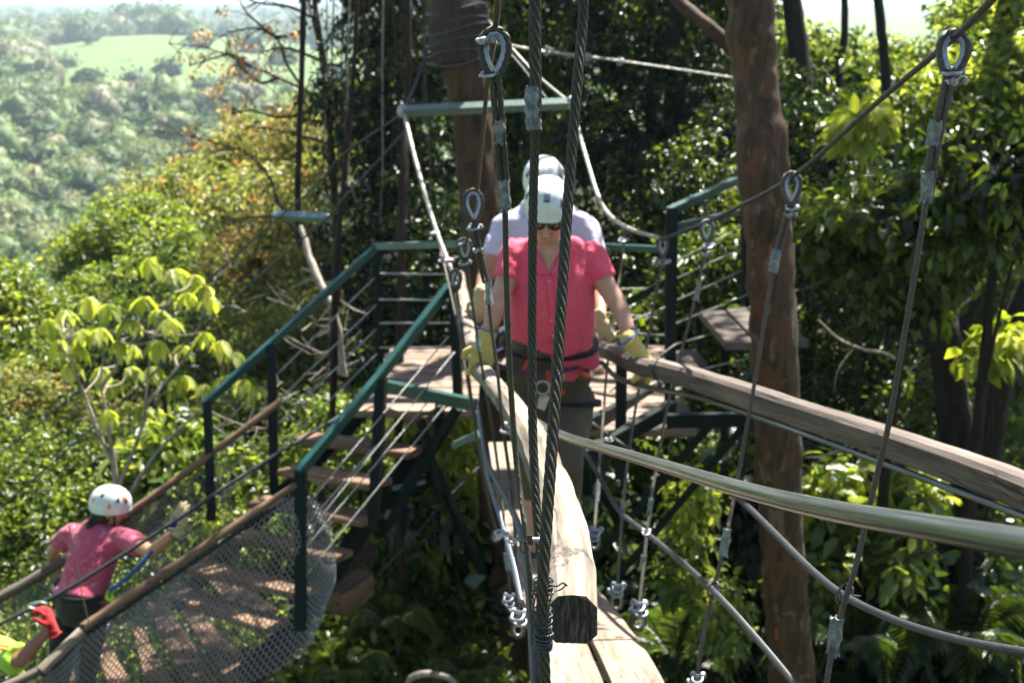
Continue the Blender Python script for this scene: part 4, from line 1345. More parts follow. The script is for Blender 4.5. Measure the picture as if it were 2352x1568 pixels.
def helmet(c, f, u, size, parent, marks='front', mat='helmet_white'):
    """climbing helmet: shell with rim, vents, side marks"""
    f = f.normalized(); u = (u - f*u.dot(f)).normalized(); r = f.cross(u)
    A, B, Cc = 0.108*size, 0.130*size, 0.118*size      # half width, half length, height
    def surf(az, el, k=1.0):
        # az from front towards right, el elevation
        ce, se = math.cos(el), math.sin(el)
        ex = abs(ce)**0.85*(1 if ce > 0 else -1)
        return c + (r*math.sin(az)*A*ex + f*math.cos(az)*B*ex + u*se*Cc)*k
    def rim(az):
        return -0.10 - 0.42*(0.5-0.5*math.cos(az))**0.8 - 0.05*math.sin(az)**2
    def kk(az, el):
        return 1.0 + 0.012*math.cos(az*2)*math.cos(el)**2 + 0.010*math.exp(-((abs(math.sin(az)*math.cos(el))-0.42)/0.12)**2)*(1 if el > 0.3 else 0)
    nA, nE = 56, 20
    vs, fs = [], []
    for i in range(nE):
        for j in range(nA):
            az = 2*math.pi*j/nA
            e0 = rim(az)
            el = e0 + (math.pi/2 - e0)*(i/nE)
            k = kk(az, el) + (0.05*max(0, math.cos(az))**3 if i == 0 else (0.02*max(0, math.cos(az))**3 if i == 1 else 0))
            vs.append(surf(az, el, k))
    vs.append(surf(0, math.pi/2))
    for i in range(nE-1):
        for j in range(nA):
            j2 = (j+1) % nA
            fs.append((i*nA+j, i*nA+j2, (i+1)*nA+j2, (i+1)*nA+j))
    T = len(vs)-1
    fs += [((nE-1)*nA+j, (nE-1)*nA+(j+1) % nA, T) for j in range(nA)]
    b = len(vs)
    for j in range(nA):
        az = 2*math.pi*j/nA
        vs.append(surf(az, rim(az)+0.03, 0.93))
    for j in range(nA):
        j2 = (j+1) % nA
        fs.append((j2, j, b+j, b+j2))
    vs.append(surf(0, math.pi/2, 0.9)); T2 = len(vs)-1
    fs += [(b+(j+1) % nA, b+j, T2) for j in range(nA)]
    mb = MB(); mb.add(vs, fs)
    o = mb.build('helmet', M[mat], parent)
    def patch(nm, m, poly, off=1.012):
        # poly list of (az, el) -> subdivided fan just above the shell
        ca = sum(p[0] for p in poly)/len(poly); ce = sum(p[1] for p in poly)/len(poly)
        pv = []
        N = len(poly)
        K = 4
        for i in range(N):
            for q in range(K):
                t = q/K
                a = poly[i][0]*(1-t) + poly[(i+1) % N][0]*t
                e = poly[i][1]*(1-t) + poly[(i+1) % N][1]*t
                pv.append((a, e))
        NN = len(pv)
        vv = [surf(ca, ce, kk(ca, ce)+off-0.992)]
        for sc_ in (0.5, 0.97, 1.0):
            vv += [surf(ca+(a-ca)*sc_, ce+(e-ce)*sc_, kk(ca+(a-ca)*sc_, ce+(e-ce)*sc_) + (off-0.995 if sc_ < 1 else -0.02)) for a, e in pv]
        ff = [(0, 1+i, 1+(i+1) % NN) for i in range(NN)]
        for k in range(2):
            for i in range(NN):
                ff.append((1+k*NN+i, 1+(k+1)*NN+i, 1+(k+1)*NN+(i+1) % NN, 1+k*NN+(i+1) % NN))
        q = MB(); q.add(vv, ff); q.build(nm, M[m], o)
    for s in (-1, 1):
        patch('vent', 'helmet_dark', [(s*0.62, 0.38), (s*0.92, 0.34), (s*0.78, 0.72)])
        patch('vent', 'helmet_dark', [(s*1.15, 0.40), (s*1.42, 0.42), (s*1.22, 0.76)])
        patch('vent', 'helmet_dark', [(s*2.1, 0.55), (s*2.3, 0.50), (s*2.25, 0.75), (s*2.1, 0.76)])
    if marks == 'front':
        patch('lamp_clip', 'galvanised', [(-0.16, 0.78), (0.16, 0.78), (0.24, 1.02), (-0.24, 1.02)], 1.03)
        patch('lamp_clip', 'helmet_dark', [(-0.15, 0.68), (0.15, 0.68), (0.16, 0.76), (-0.16, 0.76)], 1.02)
    else:
        for s in (-1, 1):
            # small orange splash marks
            patch('orange_mark', 'helmet_orange', [(s*1.55, 0.05), (s*1.66, -0.02), (s*1.74, 0.10), (s*1.72, 0.28), (s*1.60, 0.30)])
            patch('orange_mark', 'helmet_orange', [(s*0.72, 0.50), (s*0.92, 0.42), (s*1.00, 0.62), (s*0.86, 0.86), (s*0.84, 0.66)])
            patch('orange_mark', 'helmet_orange', [(s*2.5, 0.12), (s*2.62, 0.08), (s*2.66, 0.30), (s*2.52, 0.34)])
    # chin straps
    mb = MB()
    for s in (-1, 1):
        a = surf(s*1.35, -0.15, 0.93); b_ = c + f*0.055*size - u*0.155*size + r*s*0.02
        for (p, q_) in ((a, b_), (surf(s*2.0, -0.25, 0.9), c - u*0.09*size + r*s*0.068*size + f*0.01)):
            mb.beam(p, q_, 0.012, 0.0025, up=r)
    mb.build('chin_strap', M['webbing_black'], o)
    return o


def head_shapes(mb, c, f, u, k=1.0):
    r = f.cross(u)
    ellipsoid(mb, c + u*0.012*k, r*0.074*k, f*0.093*k, u*0.088*k)
    ellipsoid(mb, c + f*0.018*k - u*0.045*k, r*0.060*k, f*0.068*k, u*0.072*k)
    ellipsoid(mb, c + f*0.052*k - u*0.092*k, r*0.030*k, f*0.026*k, u*0.022*k)        # chin
    limb(mb, [c + f*0.082*k + u*0.002*k, c + f*0.095*k - u*0.022*k, c + f*0.106*k - u*0.042*k], [0.009*k, 0.012*k, 0.0155*k], n=10, sm=3)  # nose
    for s in (-1, 1):
        ellipsoid(mb, c + r*s*0.012*k + f*0.092*k - u*0.045*k, r*0.009*k, f*0.010*k, u*0.008*k, 8, 6)
        ellipsoid(mb, c + r*s*0.033*k + f*0.062*k - u*0.034*k, r*0.024*k, f*0.022*k, u*0.020*k)   # cheeks
        ellipsoid(mb, c + r*s*0.076*k - f*0.008*k - u*0.020*k, r*0.010*k, (f*0.9-u*0.2)*0.020*k, u*0.032*k)  # ears
    ellipsoid(mb, c + f*0.078*k + u*0.018*k, r*0.052*k, f*0.018*k, u*0.012*k)         # brow


def person(label, J, F, opt):
    J = {k: (P(*v) if not isinstance(v, Vector) else v) for k, v in J.items()}
    F = F.normalized()
    root = thing('person', label, 'person', J['pelvis'])
    f, u = opt['hf'].normalized(), opt['hu']
    u = (u - f*u.dot(f)).normalized()
    k = opt.get('k', 1.0)
    mb = MB()
    head_shapes(mb, J['head'], f, u, k)
    limb(mb, [J['head'] - u*0.04 - f*0.02, J['neck'] + Z*0.03, J['neck'] - Z*0.05], [0.056*k, 0.056*k, 0.075*k], sm=4)
    tw = opt.get('tw', [0.15, 0.16, 0.145, 0.15])
    limb(mb, [J['neck'] - Z*0.06, J['chest'], J['waist'], J['pelvis']], [(tw[0], 0.07), (tw[1]*0.95, 0.10), (tw[2]*0.92, 0.095), (tw[3]*0.95, 0.10)], up=F, ends=False)
    for s in 'LR':
        ar = opt.get('ar', 1.0)
        limb(mb, [J['sh'+s], J['sh'+s].lerp(J['el'+s], 0.5), J['el'+s]], [0.054*ar, 0.046*ar, 0.040*ar], sm=4)
        limb(mb, [J['el'+s], J['el'+s].lerp(J['wr'+s], 0.4), J['wr'+s]], [0.040*ar, 0.038*ar, 0.026*ar], sm=4)
        limb(mb, [J['hip'+s], J['kn'+s]], [0.085*k, 0.055*k], sm=4)
        limb(mb, [J['kn'+s], J['kn'+s].lerp(J['an'+s], 0.35), J['an'+s]], [0.055*k, 0.055*k, 0.036*k], sm=4)
        ellipsoid(mb, J['an'+s] + F*0.05 - Z*0.045, F.cross(Z)*0.04, F*0.11, Z*0.035)
    body = blob('body', mb, opt.get('vox', 0.0085), 4, opt['skin'], root)
    # shirt
    mb = MB()
    prof = opt['shirt']       # list of (joint point, half width, half depth)
    limb(mb, [p for p, a, b in prof], [(a, b) for p, a, b in prof], up=F, n=28, sm=6, ends=False)
    for s in 'LR':
        a, b = J['sh'+s], J['el'+s]
        q = a.lerp(b, opt.get('sleeve', 0.45))
        limb(mb, [a.lerp(J['chest'], 0.35), a + Z*0.004, q], [0.085*k, 0.070*k, opt.get('sr', 0.064)*k], sm=5, ends=False)
    sh = blob('shirt', mb, opt.get('vox', 0.009)*1.05, 5, opt['shirt_mat'], root, opt.get('fold', 0.007), opt.get('fscale', (16, 16, 9)), opt.get('shirt_post'))
    # trousers
    mb = MB()
    hw = opt.get('hipw', 0.165)
    limb(mb, [J['waist'].lerp(J['pelvis'], 0.35), J['pelvis'], J['pelvis'] - Z*0.07], [(hw*0.92, 0.115), (hw*1.04, 0.125), (hw*0.95, 0.11)], up=F, n=24, ends=False)
    for s in 'LR':
        hem = J['kn'+s].lerp(J['an'+s], opt.get('hem', 0.9))
        limb(mb, [J['hip'+s], J['hip'+s].lerp(J['kn'+s], 0.5), J['kn'+s], hem], [0.100*k, 0.088*k, 0.068*k, opt.get('hemr', 0.06)*k], n=18, sm=5, ends=False)
    tr = blob('trousers', mb, 0.012, 4, opt['pants_mat'], root, 0.006, (9, 9, 14))
    # shoes
    for s in 'LR':
        mb = MB()
        a = J['an'+s]
        ellipsoid(mb, a + F*0.055 - Z*0.05, F.cross(Z)*0.048, F*0.135, Z*0.045)
        limb(mb, [a, a - Z*0.05], [0.05, 0.055], sm=3)
        blob('shoe', mb, 0.012, 2, 'shoe', root)
    helmet(J['head'] + u*0.030*k - f*0.004, f, u, opt.get('hs', 1.0), root, opt.get('marks', 'front'))
    return root, J, body, sh, tr, f, u


def ring_strap(name, mat, parent, c, side, fw, a, b, w, th=0.004, n=40, tilt=0.0, up=Z):
    mb = MB()
    pts = []
    for i in range(n):
        t = 2*math.pi*i/n
        pts.append(c + side*a*math.cos(t) + fw*b*math.sin(t) + up*tilt*math.sin(t))
    mb.sweep(pts, [(-1, -1), (1, -1), (1, 1), (-1, 1)], (th, w/2), up=up, closed=True, cap=False)
    # side of sweep is tang x up (radial) -> th radial, w along up
    return mb.build(name, M[mat], parent)


# --- the woman in the pink shirt
ww = dict(head=(1257, 482, 4.98), neck=(1264, 590, 5.17), chest=(1268, 680, 5.22), waist=(1264, 800, 5.34), pelvis=(1262, 872, 5.45),
          shR=(1186, 584, 5.20), elR=(1140, 705, 5.10), wrR=(1120, 768, 5.12), shL=(1352, 588, 5.20), elL=(1420, 702, 5.12), wrL=(1452, 782, 5.02),
          hipR=(1212, 905, 5.44), knR=(1214, 1040, 5.22), anR=(1235, 1275, 5.30), hipL=(1318, 905, 5.44), knL=(1306, 1045, 5.22), anL=(1304, 1262, 5.38))
Fw = Vector((-0.05, -1, 0))
hf, hu = Vector((-0.06, -0.90, -0.42)), Vector((0.0, -0.42, 0.90))
def vneck(me):
    # open neckline: the faces inside a narrow V are bare skin
    top = P(1264, 560, 5.05); 
    for p in me.polygons:
        q = p.center
        D = q.y*CP - q.z*SP
        px = 1176 + FPX*q.x/D
        py = 784 - FPX*(q.y*SP + q.z*CP)/D
        if D < 5.22 and py < 632 and abs(px-1260) < (630-py)*0.40 + 1:
            p.material_index = 1
        if D < 5.4 and px < 1292 and py > 768 + (px-1150)*0.42: p.material_index = 2
prof = [(P(1264, 530, 5.14), 0.060, 0.055), (P(1264, 543, 5.15), 0.100, 0.075), (P(1266, 565, 5.16), 0.140, 0.092), (P(1268, 600, 5.18), 0.162, 0.110), (P(1268, 650, 5.19), 0.176, 0.124), (P(1268, 695, 5.22), 0.184, 0.130), (P(1266, 750, 5.28), 0.184, 0.125),
        (P(1264, 795, 5.34), 0.188, 0.13), (P(1268, 835, 5.40), 0.212, 0.145)]
root, J, body, sh, tr, f, u = person('woman in pink button shirt and white helmet gripping both wooden rails in the centre', ww, Fw,
    dict(hf=hf, hu=hu, skin='skin_fair', shirt=prof, shirt_mat=['pink_linen', 'skin_fair', 'olive_pants'], shirt_post=vneck, pants_mat='olive_pants', sleeve=0.50, sr=0.064,
         hem=0.42, hemr=0.060, hipw=0.178, tw=[0.13, 0.165, 0.165, 0.165], hs=0.91, fold=0.014, fscale=(14, 14, 7), vox=0.008))
bvh = BVHTree.FromPolygons([v.co[:] for v in sh.data.vertices], [p.vertices[:] for p in sh.data.polygons])
def on_shirt(px, py, lift=0.003, b=None):
    d = P(px, py, 1.0).normalized()
    h = (b or bvh).ray_cast(Vector((0, 0, 0)), d)
    return (h[0] + h[1]*lift, h[1]) if h[0] else (P(px, py, 5.2), Vector((0, -1, 0)))
# placket, buttons, collar
mb = MB()
pl = [on_shirt(x, y, 0.003)[0] for x, y in ((1261, 634), (1266, 690), (1270, 730), (1274, 770), (1277, 810), (1280, 828))]
mb.sweep(smooth(pl, 4), [(-1, -1), (1, -1), (1, 1), (-1, 1)], (0.0125, 0.002), up=Vector((0, -1, 0)))
mb.build('placket', M['pink_linen'], sh, bevel=0.001)
for (x, y) in ((1262, 645), (1264, 690), (1267, 734), (1270, 769), (1273, 802)):
    p, n_ = on_shirt(x, y, 0.007)
    q = MB(); q.tube([p - n_*0.003, p + n_*0.004], 0.0062, 12); q.build('button', M['button'], sh)
for s, pts in ((-1, ((1226, 566), (1214, 616), (1236, 630), (1260, 630), (1244, 588))), (1, ((1304, 568), (1318, 612), (1298, 626), (1262, 631), (1282, 590)))):
    v = [on_shirt(x, y, 0.013)[0] for x, y in pts]
    v2 = [p + (p.normalized())*0.006 for p in v]
    mb = MB(); N = len(v)
    mb.add(v+v2, [tuple(range(N)), tuple(reversed(range(N, 2*N)))] + [(i, (i+1) % N, N+(i+1) % N, N+i) for i in range(N)])
    mb.build('collar', M['pink_linen'], sh, bevel=0.0015)
# sunglasses, mouth, hair
r = f.cross(u)
c = J['head']
gl = MB()
for s in (-1, 1):
    ellipsoid(gl, c + r*s*0.035 + f*0.097 - u*0.008, r*0.034, f*0.008, u*0.026, 16, 8)
o = gl.build('sunglasses', M['sunglass_lens'], root)
fr = MB()
fr.tube([c + f*0.099 + r*x - u*(-0.002 + 0.004*(1-abs(x)/0.06)) - f*(abs(x)*0.25)**2*6 for x in np.linspace(-0.066, 0.066, 13)], 0.0045, 8)
for s in (-1, 1):
    fr.tube([c + r*s*0.064 + f*0.088 + u*0.002, c + r*s*0.077 + f*0.03, c + r*s*0.078 - f*0.01 - u*0.005], 0.0028, 6)
fr.build('frame', M['black_plastic'], o)
mo = MB()
mo.tube(smooth([c + f*(0.089-0.5*abs(x)) - u*(0.069 - 7.0*x*x) + r*x for x in np.linspace(-0.024, 0.024, 7)], 3), [0.0028, 0.0048, 0.005, 0.0048, 0.0028], 8)
o = mo.build('lips', M['lips'], root)
mo = MB()
mo.tube(smooth([c + f*(0.0925-0.5*abs(x)) - u*(0.0665 - 7.0*x*x) + r*x for x in np.linspace(-0.016, 0.016, 5)], 3), [0.0012, 0.0024, 0.0012], 6)
mo.build('teeth', M['teeth'], o)
hb = MB()
ellipsoid(hb, c - f*0.045 - u*0.055, r*0.072, f*0.045, u*0.062)
blob('hair', hb, 0.010, 2, 'hair_dark', root, 0.006, (40, 40, 12))
# gloves on the rails
glove('glove', J['wrL'] + (J['wrL']-J['elL']).normalized()*0.035, Vector((0.50, 0.05, -0.70)), Vector((-0.35, 0.35, -0.9)), Vector((-0.75, -0.6, -0.35)), 1.0, 'glove_yellow', root, 'blue_trim', 0.95, 1.28)
glove('glove', J['wrR'] + (J['wrR']-J['elR']).normalized()*0.03, Vector((-0.18, -0.1, -0.95)), Vector((-0.2, 0.95, -0.1)), Vector((-0.9, -0.2, 0.0)), 1.0, 'glove_yellow', root, 'blue_trim', 0.7, 1.2)
# harness
sd = Fw.cross(Z)
hz = ring_strap('harness_belt', 'webbing_black', root, P(1262, 792, 5.36), sd, Fw, 0.203, 0.150, 0.042, 0.005, tilt=-0.02)
ring_strap('purple_strap', 'webbing_purple', hz, P(1240, 822, 5.38), sd, Fw, 0.205, 0.175, 0.020, 0.006, tilt=-0.012)
for (x0, y0, x1, y1) in ((1268, 815, 1275, 838), (1214, 826, 1202, 850), (1330, 852, 1352, 868), (1262, 872, 1296, 905), (1258, 850, 1262, 900)):
    MB().beam(P(x0, y0, 5.17), P(x1, y1, 5.17), 0.018, 0.005, up=Vector((0, -1, 0))).build('orange_strap', M['webbing_orange'], hz)
mb = MB()
mb.box(P(1342, 862, 5.26), (0.022, 0, 0), (0, 0.012, 0), (0, 0, 0.028)); mb.box(P(1212, 812, 5.2), (0.02, 0, 0.004), (0, 0.01, 0), (0, 0, 0.014))
mb.build('buckle', M['black_plastic'], hz, bevel=0.003)
for s, (x, y, D) in (('L', (1318, 925, 5.40)), ('R', (1208, 925, 5.40))):
    ring_strap('leg_loop', 'webbing_black', hz, P(x, y, D), sd, Fw, 0.108, 0.112, 0.05, 0.004, tilt=0.03)
mb = MB()
cc = P(1246, 925, 5.12)
mb.box(cc, (0.022, 0, -0.008), (0, 0.006, 0), (0.010, 0, 0.032)); mb.box(cc + Vector((0.014, 0, 0.02)), (0.016, 0, 0), (0, 0.008, 0), (0, 0, 0.016))
o = mb.build('belay_device', M['galvanised'], hz, bevel=0.006)
mb = MB(); mb.tube([cc + Vector((0.03*math.cos(a), -0.01, 0.07+0.028*math.sin(a))) for a in np.linspace(0, 2*math.pi, 20)], 0.005, 8)
mb.tube([P(1296, 860, 5.15), P(1280, 890, 5.13), P(1262, 905, 5.12)], 0.006, 8)
mb.build('carabiner', M['galvanised'], o)

# --- the man in white behind her
mm = dict(head=(1250, 428, 6.10), neck=(1254, 485, 6.22), chest=(1255, 590, 6.25), waist=(1250, 700, 6.35), pelvis=(1246, 770, 6.45),
          shR=(1170, 518, 6.22), elR=(1118, 622, 6.20), wrR=(1104, 672, 6.05), shL=(1340, 514, 6.22), elL=(1376, 640, 6.20), wrL=(1380, 725, 5.95),
          hipR=(1205, 800, 6.45), knR=(1205, 930, 6.35), anR=(1205, 1075, 6.42), hipL=(1290, 800, 6.45), knL=(1290, 930, 6.35), anL=(1285, 1080, 6.42))
prof = [(P(1254, 448, 6.20), 0.07, 0.07), (P(1254, 465, 6.20), 0.13, 0.09), (P(1254, 495, 6.22), 0.185, 0.12), (P(1254, 540, 6.24), 0.222, 0.13), (P(1252, 620, 6.28), 0.225, 0.14), (P(1250, 700, 6.35), 0.215, 0.14), (P(1247, 770, 6.43), 0.215, 0.14)]
root2, J2, body2, sh2, tr2, f2, u2 = person('man in white shirt and white helmet with orange marks, standing close behind the woman', mm, Vector((0, -1, 0)),
    dict(hf=Vector((0.15, -0.92, -0.36)), hu=Vector((0, -0.36, 0.93)), skin='skin_mid', shirt=prof, shirt_mat='white_shirt', pants_mat='dark_pants', sleeve=0.72, sr=0.07,
         hem=0.2, hemr=0.085, hipw=0.18, tw=[0.15, 0.19, 0.18, 0.17], hs=1.0, marks='side', fold=0.022, fscale=(9, 9, 6), vox=0.012, k=1.05, ar=1.1))
glove('glove', J2['wrR'] + (J2['wrR']-J2['elR']).normalized()*0.03, Vector((-0.05, -0.3, -0.9)), Vector((-0.1, 0.95, -0.1)), Vector((-0.9, -0.2, 0.0)), 1.0, 'glove_tan', root2, None, 0.6, 0.92)
glove('glove', J2['wrL'] + (J2['wrL']-J2['elL']).normalized()*0.03, Vector((0.3, -0.3, -0.85)), Vector((-0.1, 0.95, -0.1)), Vector((-0.9, -0.2, 0.0)), 1.0, 'glove_tan', root2, None, 0.6, 0.92)
o = ring_strap('harness_belt', 'webbing_black', root2, P(1247, 765, 6.42), Vector((1, 0, 0)), Vector((0, -1, 0)), 0.222, 0.155, 0.05, 0.005)
mb = MB(); mb.tube(smooth(PL((1145, 770, 6.3), (1138, 800, 6.25), (1150, 830, 6.2), (1160, 800, 6.22)), 5), 0.006, 8); mb.build('gear_loop', M['webbing_black'], o)

# --- the climber on the net bridge
cl = dict(head=(253, 1166, 7.50), neck=(228, 1212, 7.50), chest=(214, 1268, 7.48), waist=(192, 1342, 7.42), pelvis=(182, 1392, 7.38),
          shR=(285, 1236, 7.40), elR=(348, 1268, 7.12), wrR=(404, 1220, 6.92), shL=(166, 1226, 7.58), elL=(122, 1264, 7.74), wrL=(120, 1292, 7.86),
          hipL=(152, 1412, 7.42), knL=(140, 1540, 7.45), anL=(120, 1690, 7.5), hipR=(214, 1412, 7.34), knR=(196, 1545, 7.2), anR=(170, 1700, 7.3))
Fc = Vector((0.55, 0.83, 0))
prof = [(P(230, 1196, 7.5), 0.07, 0.06), (P(228, 1210, 7.5), 0.13, 0.08), (P(218, 1250, 7.48), 0.178, 0.12), (P(206, 1300, 7.45), 0.172, 0.125), (P(193, 1345, 7.42), 0.163, 0.12), (P(182, 1376, 7.39), 0.19, 0.135)]
root3, J3, body3, sh3, tr3, f3, u3 = person('climber in rose print T-shirt and white helmet, seen from behind on the net bridge', cl, Fc,
    dict(hf=Vector((0.92, 0.28, -0.27)), hu=Vector((0.2, 0.1, 0.95)), skin='skin_mid', shirt=prof, shirt_mat='rose_print', pants_mat='dark_pants', sleeve=0.62, sr=0.066,
         hem=0.9, hemr=0.06, hipw=0.165, tw=[0.12, 0.15, 0.14, 0.15], hs=0.97, marks='side', fold=0.010, fscale=(12, 12, 7), vox=0.010, k=0.96))
hb = MB()
r3 = f3.cross(u3)
ellipsoid(hb, J3['head'] - f3*0.03 - u3*0.05, r3*0.076, f3*0.066, u3*0.06)
limb(hb, [J3['head'] - f3*0.05 - u3*0.06, J3['neck'] - Fc*0.06 + Z*0.03], [0.055, 0.035], sm=3)
blob('hair', hb, 0.010, 2, 'hair_dark', root3, 0.006, (40, 40, 12))
gl_ = glove('glove', J3['wrR'] + (J3['wrR']-J3['elR']).normalized()*0.035, Vector((0.25, -0.1, 0.93)), Vector((0.3, 0.9, 0.0)), Vector((-0.8, 0.25, 0.1)), 1.0, 'glove_tan', root3, 'glove_blue', 0.5, 1.0)
mb = MB(); q = J3['wrR'] + Vector((0.0, -0.03, 0.06)); ellipsoid(mb, q, Vector((0.03, 0, 0.01)), Vector((0, 0.02, 0)), Vector((0.015, 0, 0.045)))
mb.build('blue_back', M['glove_blue'], gl_)
glove('glove', J3['wrL'] + Vector((0, 0.0, -0.03)), Vector((0.1, 0.5, -0.8)), Vector((0.3, 0.3, -0.9)), Vector((0.8, -0.5, 0)), 1.0, 'glove_tan', root3, None, 0.7, 1.0)
sd3 = Fc.cross(Z)
o = ring_strap('harness_belt', 'webbing_black', root3, P(191, 1348, 7.42), sd3, Fc, 0.196, 0.156, 0.034, 0.005, tilt=0.0)
for nm, (x, y, D) in (('L', (152, 1440, 7.42)), ('R', (214, 1442, 7.34))):
    ring_strap('leg_loop', 'webbing_black', o, P(x, y, D), sd3, Fc, 0.104, 0.106, 0.035, 0.004)
tag(cable('lanyard', 'blue webbing lanyard hanging from the waist of the climber towards her outstretched arm', PL((352, 1262, 7.05), (318, 1300, 7.1), (282, 1335, 7.2), (252, 1356, 7.3)), [0.012, 0.011, 0.012, 0.013], 'webbing_blue', None, 'lanyard', 8), None)
mb = MB(); mb.tube(smooth(PL((250, 1356, 7.3), (246, 1372, 7.25), (262, 1378, 7.22), (258, 1366, 7.24)), 4), 0.010, 8, jitter=0.006)
tag(mb.build('glove_bundle', M['neon_shirt']), 'small yellow green bundle clipped at the hip of the climber', 'strap bundle')

# --- the fourth person, only an arm in frame
ff = dict(head=(-110, 1400, 6.5), neck=(-95, 1455, 6.45), chest=(-100, 1530, 6.45), waist=(-110, 1650, 6.45), pelvis=(-115, 1720, 6.45),
          shR=(-28, 1488, 6.35), elR=(46, 1516, 6.18), wrR=(118, 1436, 6.22), shL=(-170, 1490, 6.5), elL=(-210, 1600, 6.5), wrL=(-180, 1700, 6.4),
          hipL=(-150, 1760, 6.45), knL=(-150, 1950, 6.4), anL=(-150, 2150, 6.5), hipR=(-80, 1760, 6.45), knR=(-80, 1950, 6.4), anR=(-80, 2150, 6.5))
prof = [(P(-95, 1440, 6.45), 0.08, 0.07), (P(-96, 1460, 6.45), 0.15, 0.09), (P(-100, 1530, 6.45), 0.20, 0.13), (P(-108, 1640, 6.45), 0.19, 0.13), (P(-113, 1720, 6.45), 0.20, 0.13)]
root4, J4, body4, sh4, tr4, f4, u4 = person('person at the left edge with neon sleeve and red glove on the black cable', ff, Vector((0.6, 0.8, 0)),
    dict(hf=Vector((0.8, 0.6, 0)), hu=Vector((0, 0, 1)), skin='skin_brown', shirt=prof, shirt_mat='neon_shirt', pants_mat='dark_pants', sleeve=0.92, sr=0.082,
         hem=0.9, tw=[0.12, 0.17, 0.15, 0.15], fold=0.008, vox=0.011))
mb = MB(); p0 = P(6, 1482, 6.16)
mb.box(p0, (0.03, 0, -0.006), (0, 0.004, 0), (0, 0, 0.004)); mb.box(p0 + Vector((0, 0, -0.02)), (0.03, 0, -0.006), (0, 0.004, 0), (0, 0, 0.004))
mb.build('sleeve_stripe', M['red_white'], sh4)
glove('glove', J4['wrR'] - Z*0.005, Vector((-0.25, 0.1, 0.95)), Vector((-0.95, 0.1, -0.2)), Vector((0.1, -0.95, 0.1)), 1.0, 'glove_red', root4, 'glove_red', 1.25, 0.98)

def carabiner(label, c, a, b, L, Wd):
    c = P(*c); a = a.normalized(); b = (b-a*b.dot(a)).normalized()
    pts = []
    for i in range(33):
        t = 2*math.pi*i/32
        w = Wd*(1+0.22*math.cos(t))
        pts.append(c + a*L*math.cos(t) + b*w*math.sin(t))
    o = thing('carabiner', label, 'carabiner', c, 'carabiners on the black cable')
    MB().tube(pts[4:], 0.0062, 10).build('hook_body', M['galvanised'], o)
    MB().tube(pts[:5], 0.0050, 10).build('gate', M['galvanised'], o)
    s_ = MB(); s_.tube([pts[1].lerp(pts[2], 0.5), pts[3]], 0.0085, 10); s_.build('lock_sleeve', M['galvanised'], o)
carabiner('silver carabiner on the black cable just below the tan glove of the climber', (398, 1206, 6.78), Vector((1, 0, 0.15)), Vector((0, -0.2, 1)), 0.042, 0.026)
carabiner('silver carabiner on the black cable held by the red glove', (86, 1390, 6.42), Vector((1, 0, 0.1)), Vector((0.1, -0.3, 0.9)), 0.050, 0.024)

# ------------------------------------------------------------------ vegetation
RNG = np.random.default_rng(11)
CAMV = np.array([0.0, 0, 0])

def unit(v):
    return v/np.maximum(np.linalg.norm(v, axis=-1, keepdims=True), 1e-9)


def leaf_mesh(name, pos, dr, nr, L, Wd, lv, mat, parent=None, big=False, fold=0.22, droop=0.25):
    """every leaf is its own folded blade"""
    n = len(pos)
    dr = unit(dr); nr = unit(nr - dr*np.sum(nr*dr, 1, keepdims=True)); sd = np.cross(dr, nr)
    L = np.broadcast_to(L, n)[:, None]; Wd = np.broadcast_to(Wd, n)[:, None]
    if not big:
        V = np.stack([pos, pos + dr*L*0.45 + sd*Wd*0.5 + nr*Wd*fold, pos + dr*L*0.45 - sd*Wd*0.5 + nr*Wd*fold, pos + dr*L - nr*L*droop], 1)
        F = np.array([0, 3, 1, 0, 2, 3]); sizes = [3, 3]
    else:
        V = np.stack([pos, pos + dr*L*0.5 - nr*L*droop*0.2, pos + dr*L - nr*L*droop,
                      pos + dr*L*0.22 + sd*Wd*0.40 + nr*Wd*fold*0.7, pos + dr*L*0.62 + sd*Wd*0.46 + nr*(Wd*fold*0.8 - L*droop*0.35),
                      pos + dr*L*0.22 - sd*Wd*0.40 + nr*Wd*fold*0.7, pos + dr*L*0.62 - sd*Wd*0.46 + nr*(Wd*fold*0.8 - L*droop*0.35)], 1)
        F = np.array([0, 1, 4, 3, 1, 2, 4, 0, 5, 6, 1, 1, 6, 2]); sizes = [4, 3, 4, 3]
    nv = V.shape[1]
    me = bpy.data.meshes.new(name)
    me.vertices.add(n*nv)
    me.vertices.foreach_set('co', V.reshape(-1).astype(np.float32))
    nl = len(F)
    loops = (F[None, :] + (np.arange(n)*nv)[:, None]).reshape(-1)
    me.loops.add(n*nl)
    me.loops.foreach_set('vertex_index', loops.astype(np.int32))
    k = len(sizes)
    st = np.concatenate([[0], np.cumsum(sizes)[:-1]])
    me.polygons.add(n*k)
    me.polygons.foreach_set('loop_start', (st[None, :] + (np.arange(n)*nl)[:, None]).reshape(-1).astype(np.int32))
    try: me.polygons.foreach_set('loop_total', np.tile(sizes, n).astype(np.int32))
    except Exception: pass
    me.update(calc_edges=True)
    at = me.attributes.new('lv', 'FLOAT', 'POINT')
    at.data.foreach_set('value', np.repeat(np.clip(lv, 0, 1), nv).astype(np.float32))
    me.materials.append(M[mat])
    return link_mesh(me, name, parent)


def pnoise(p, s, seed=0.0):
    """cheap smooth pseudo noise, vectorised, about -1..1"""
    q = p*s + seed
    return (np.sin(q[:, 0]*1.7 + 1.3*np.sin(q[:, 1]*1.1 + 0.7)) + np.sin(q[:, 1]*1.9 + 1.7*np.sin(q[:, 2]*1.3 + 2.1)) + np.sin(q[:, 2]*2.1 + 1.5*np.sin(q[:, 0]*0.9 + 4.0)))/3


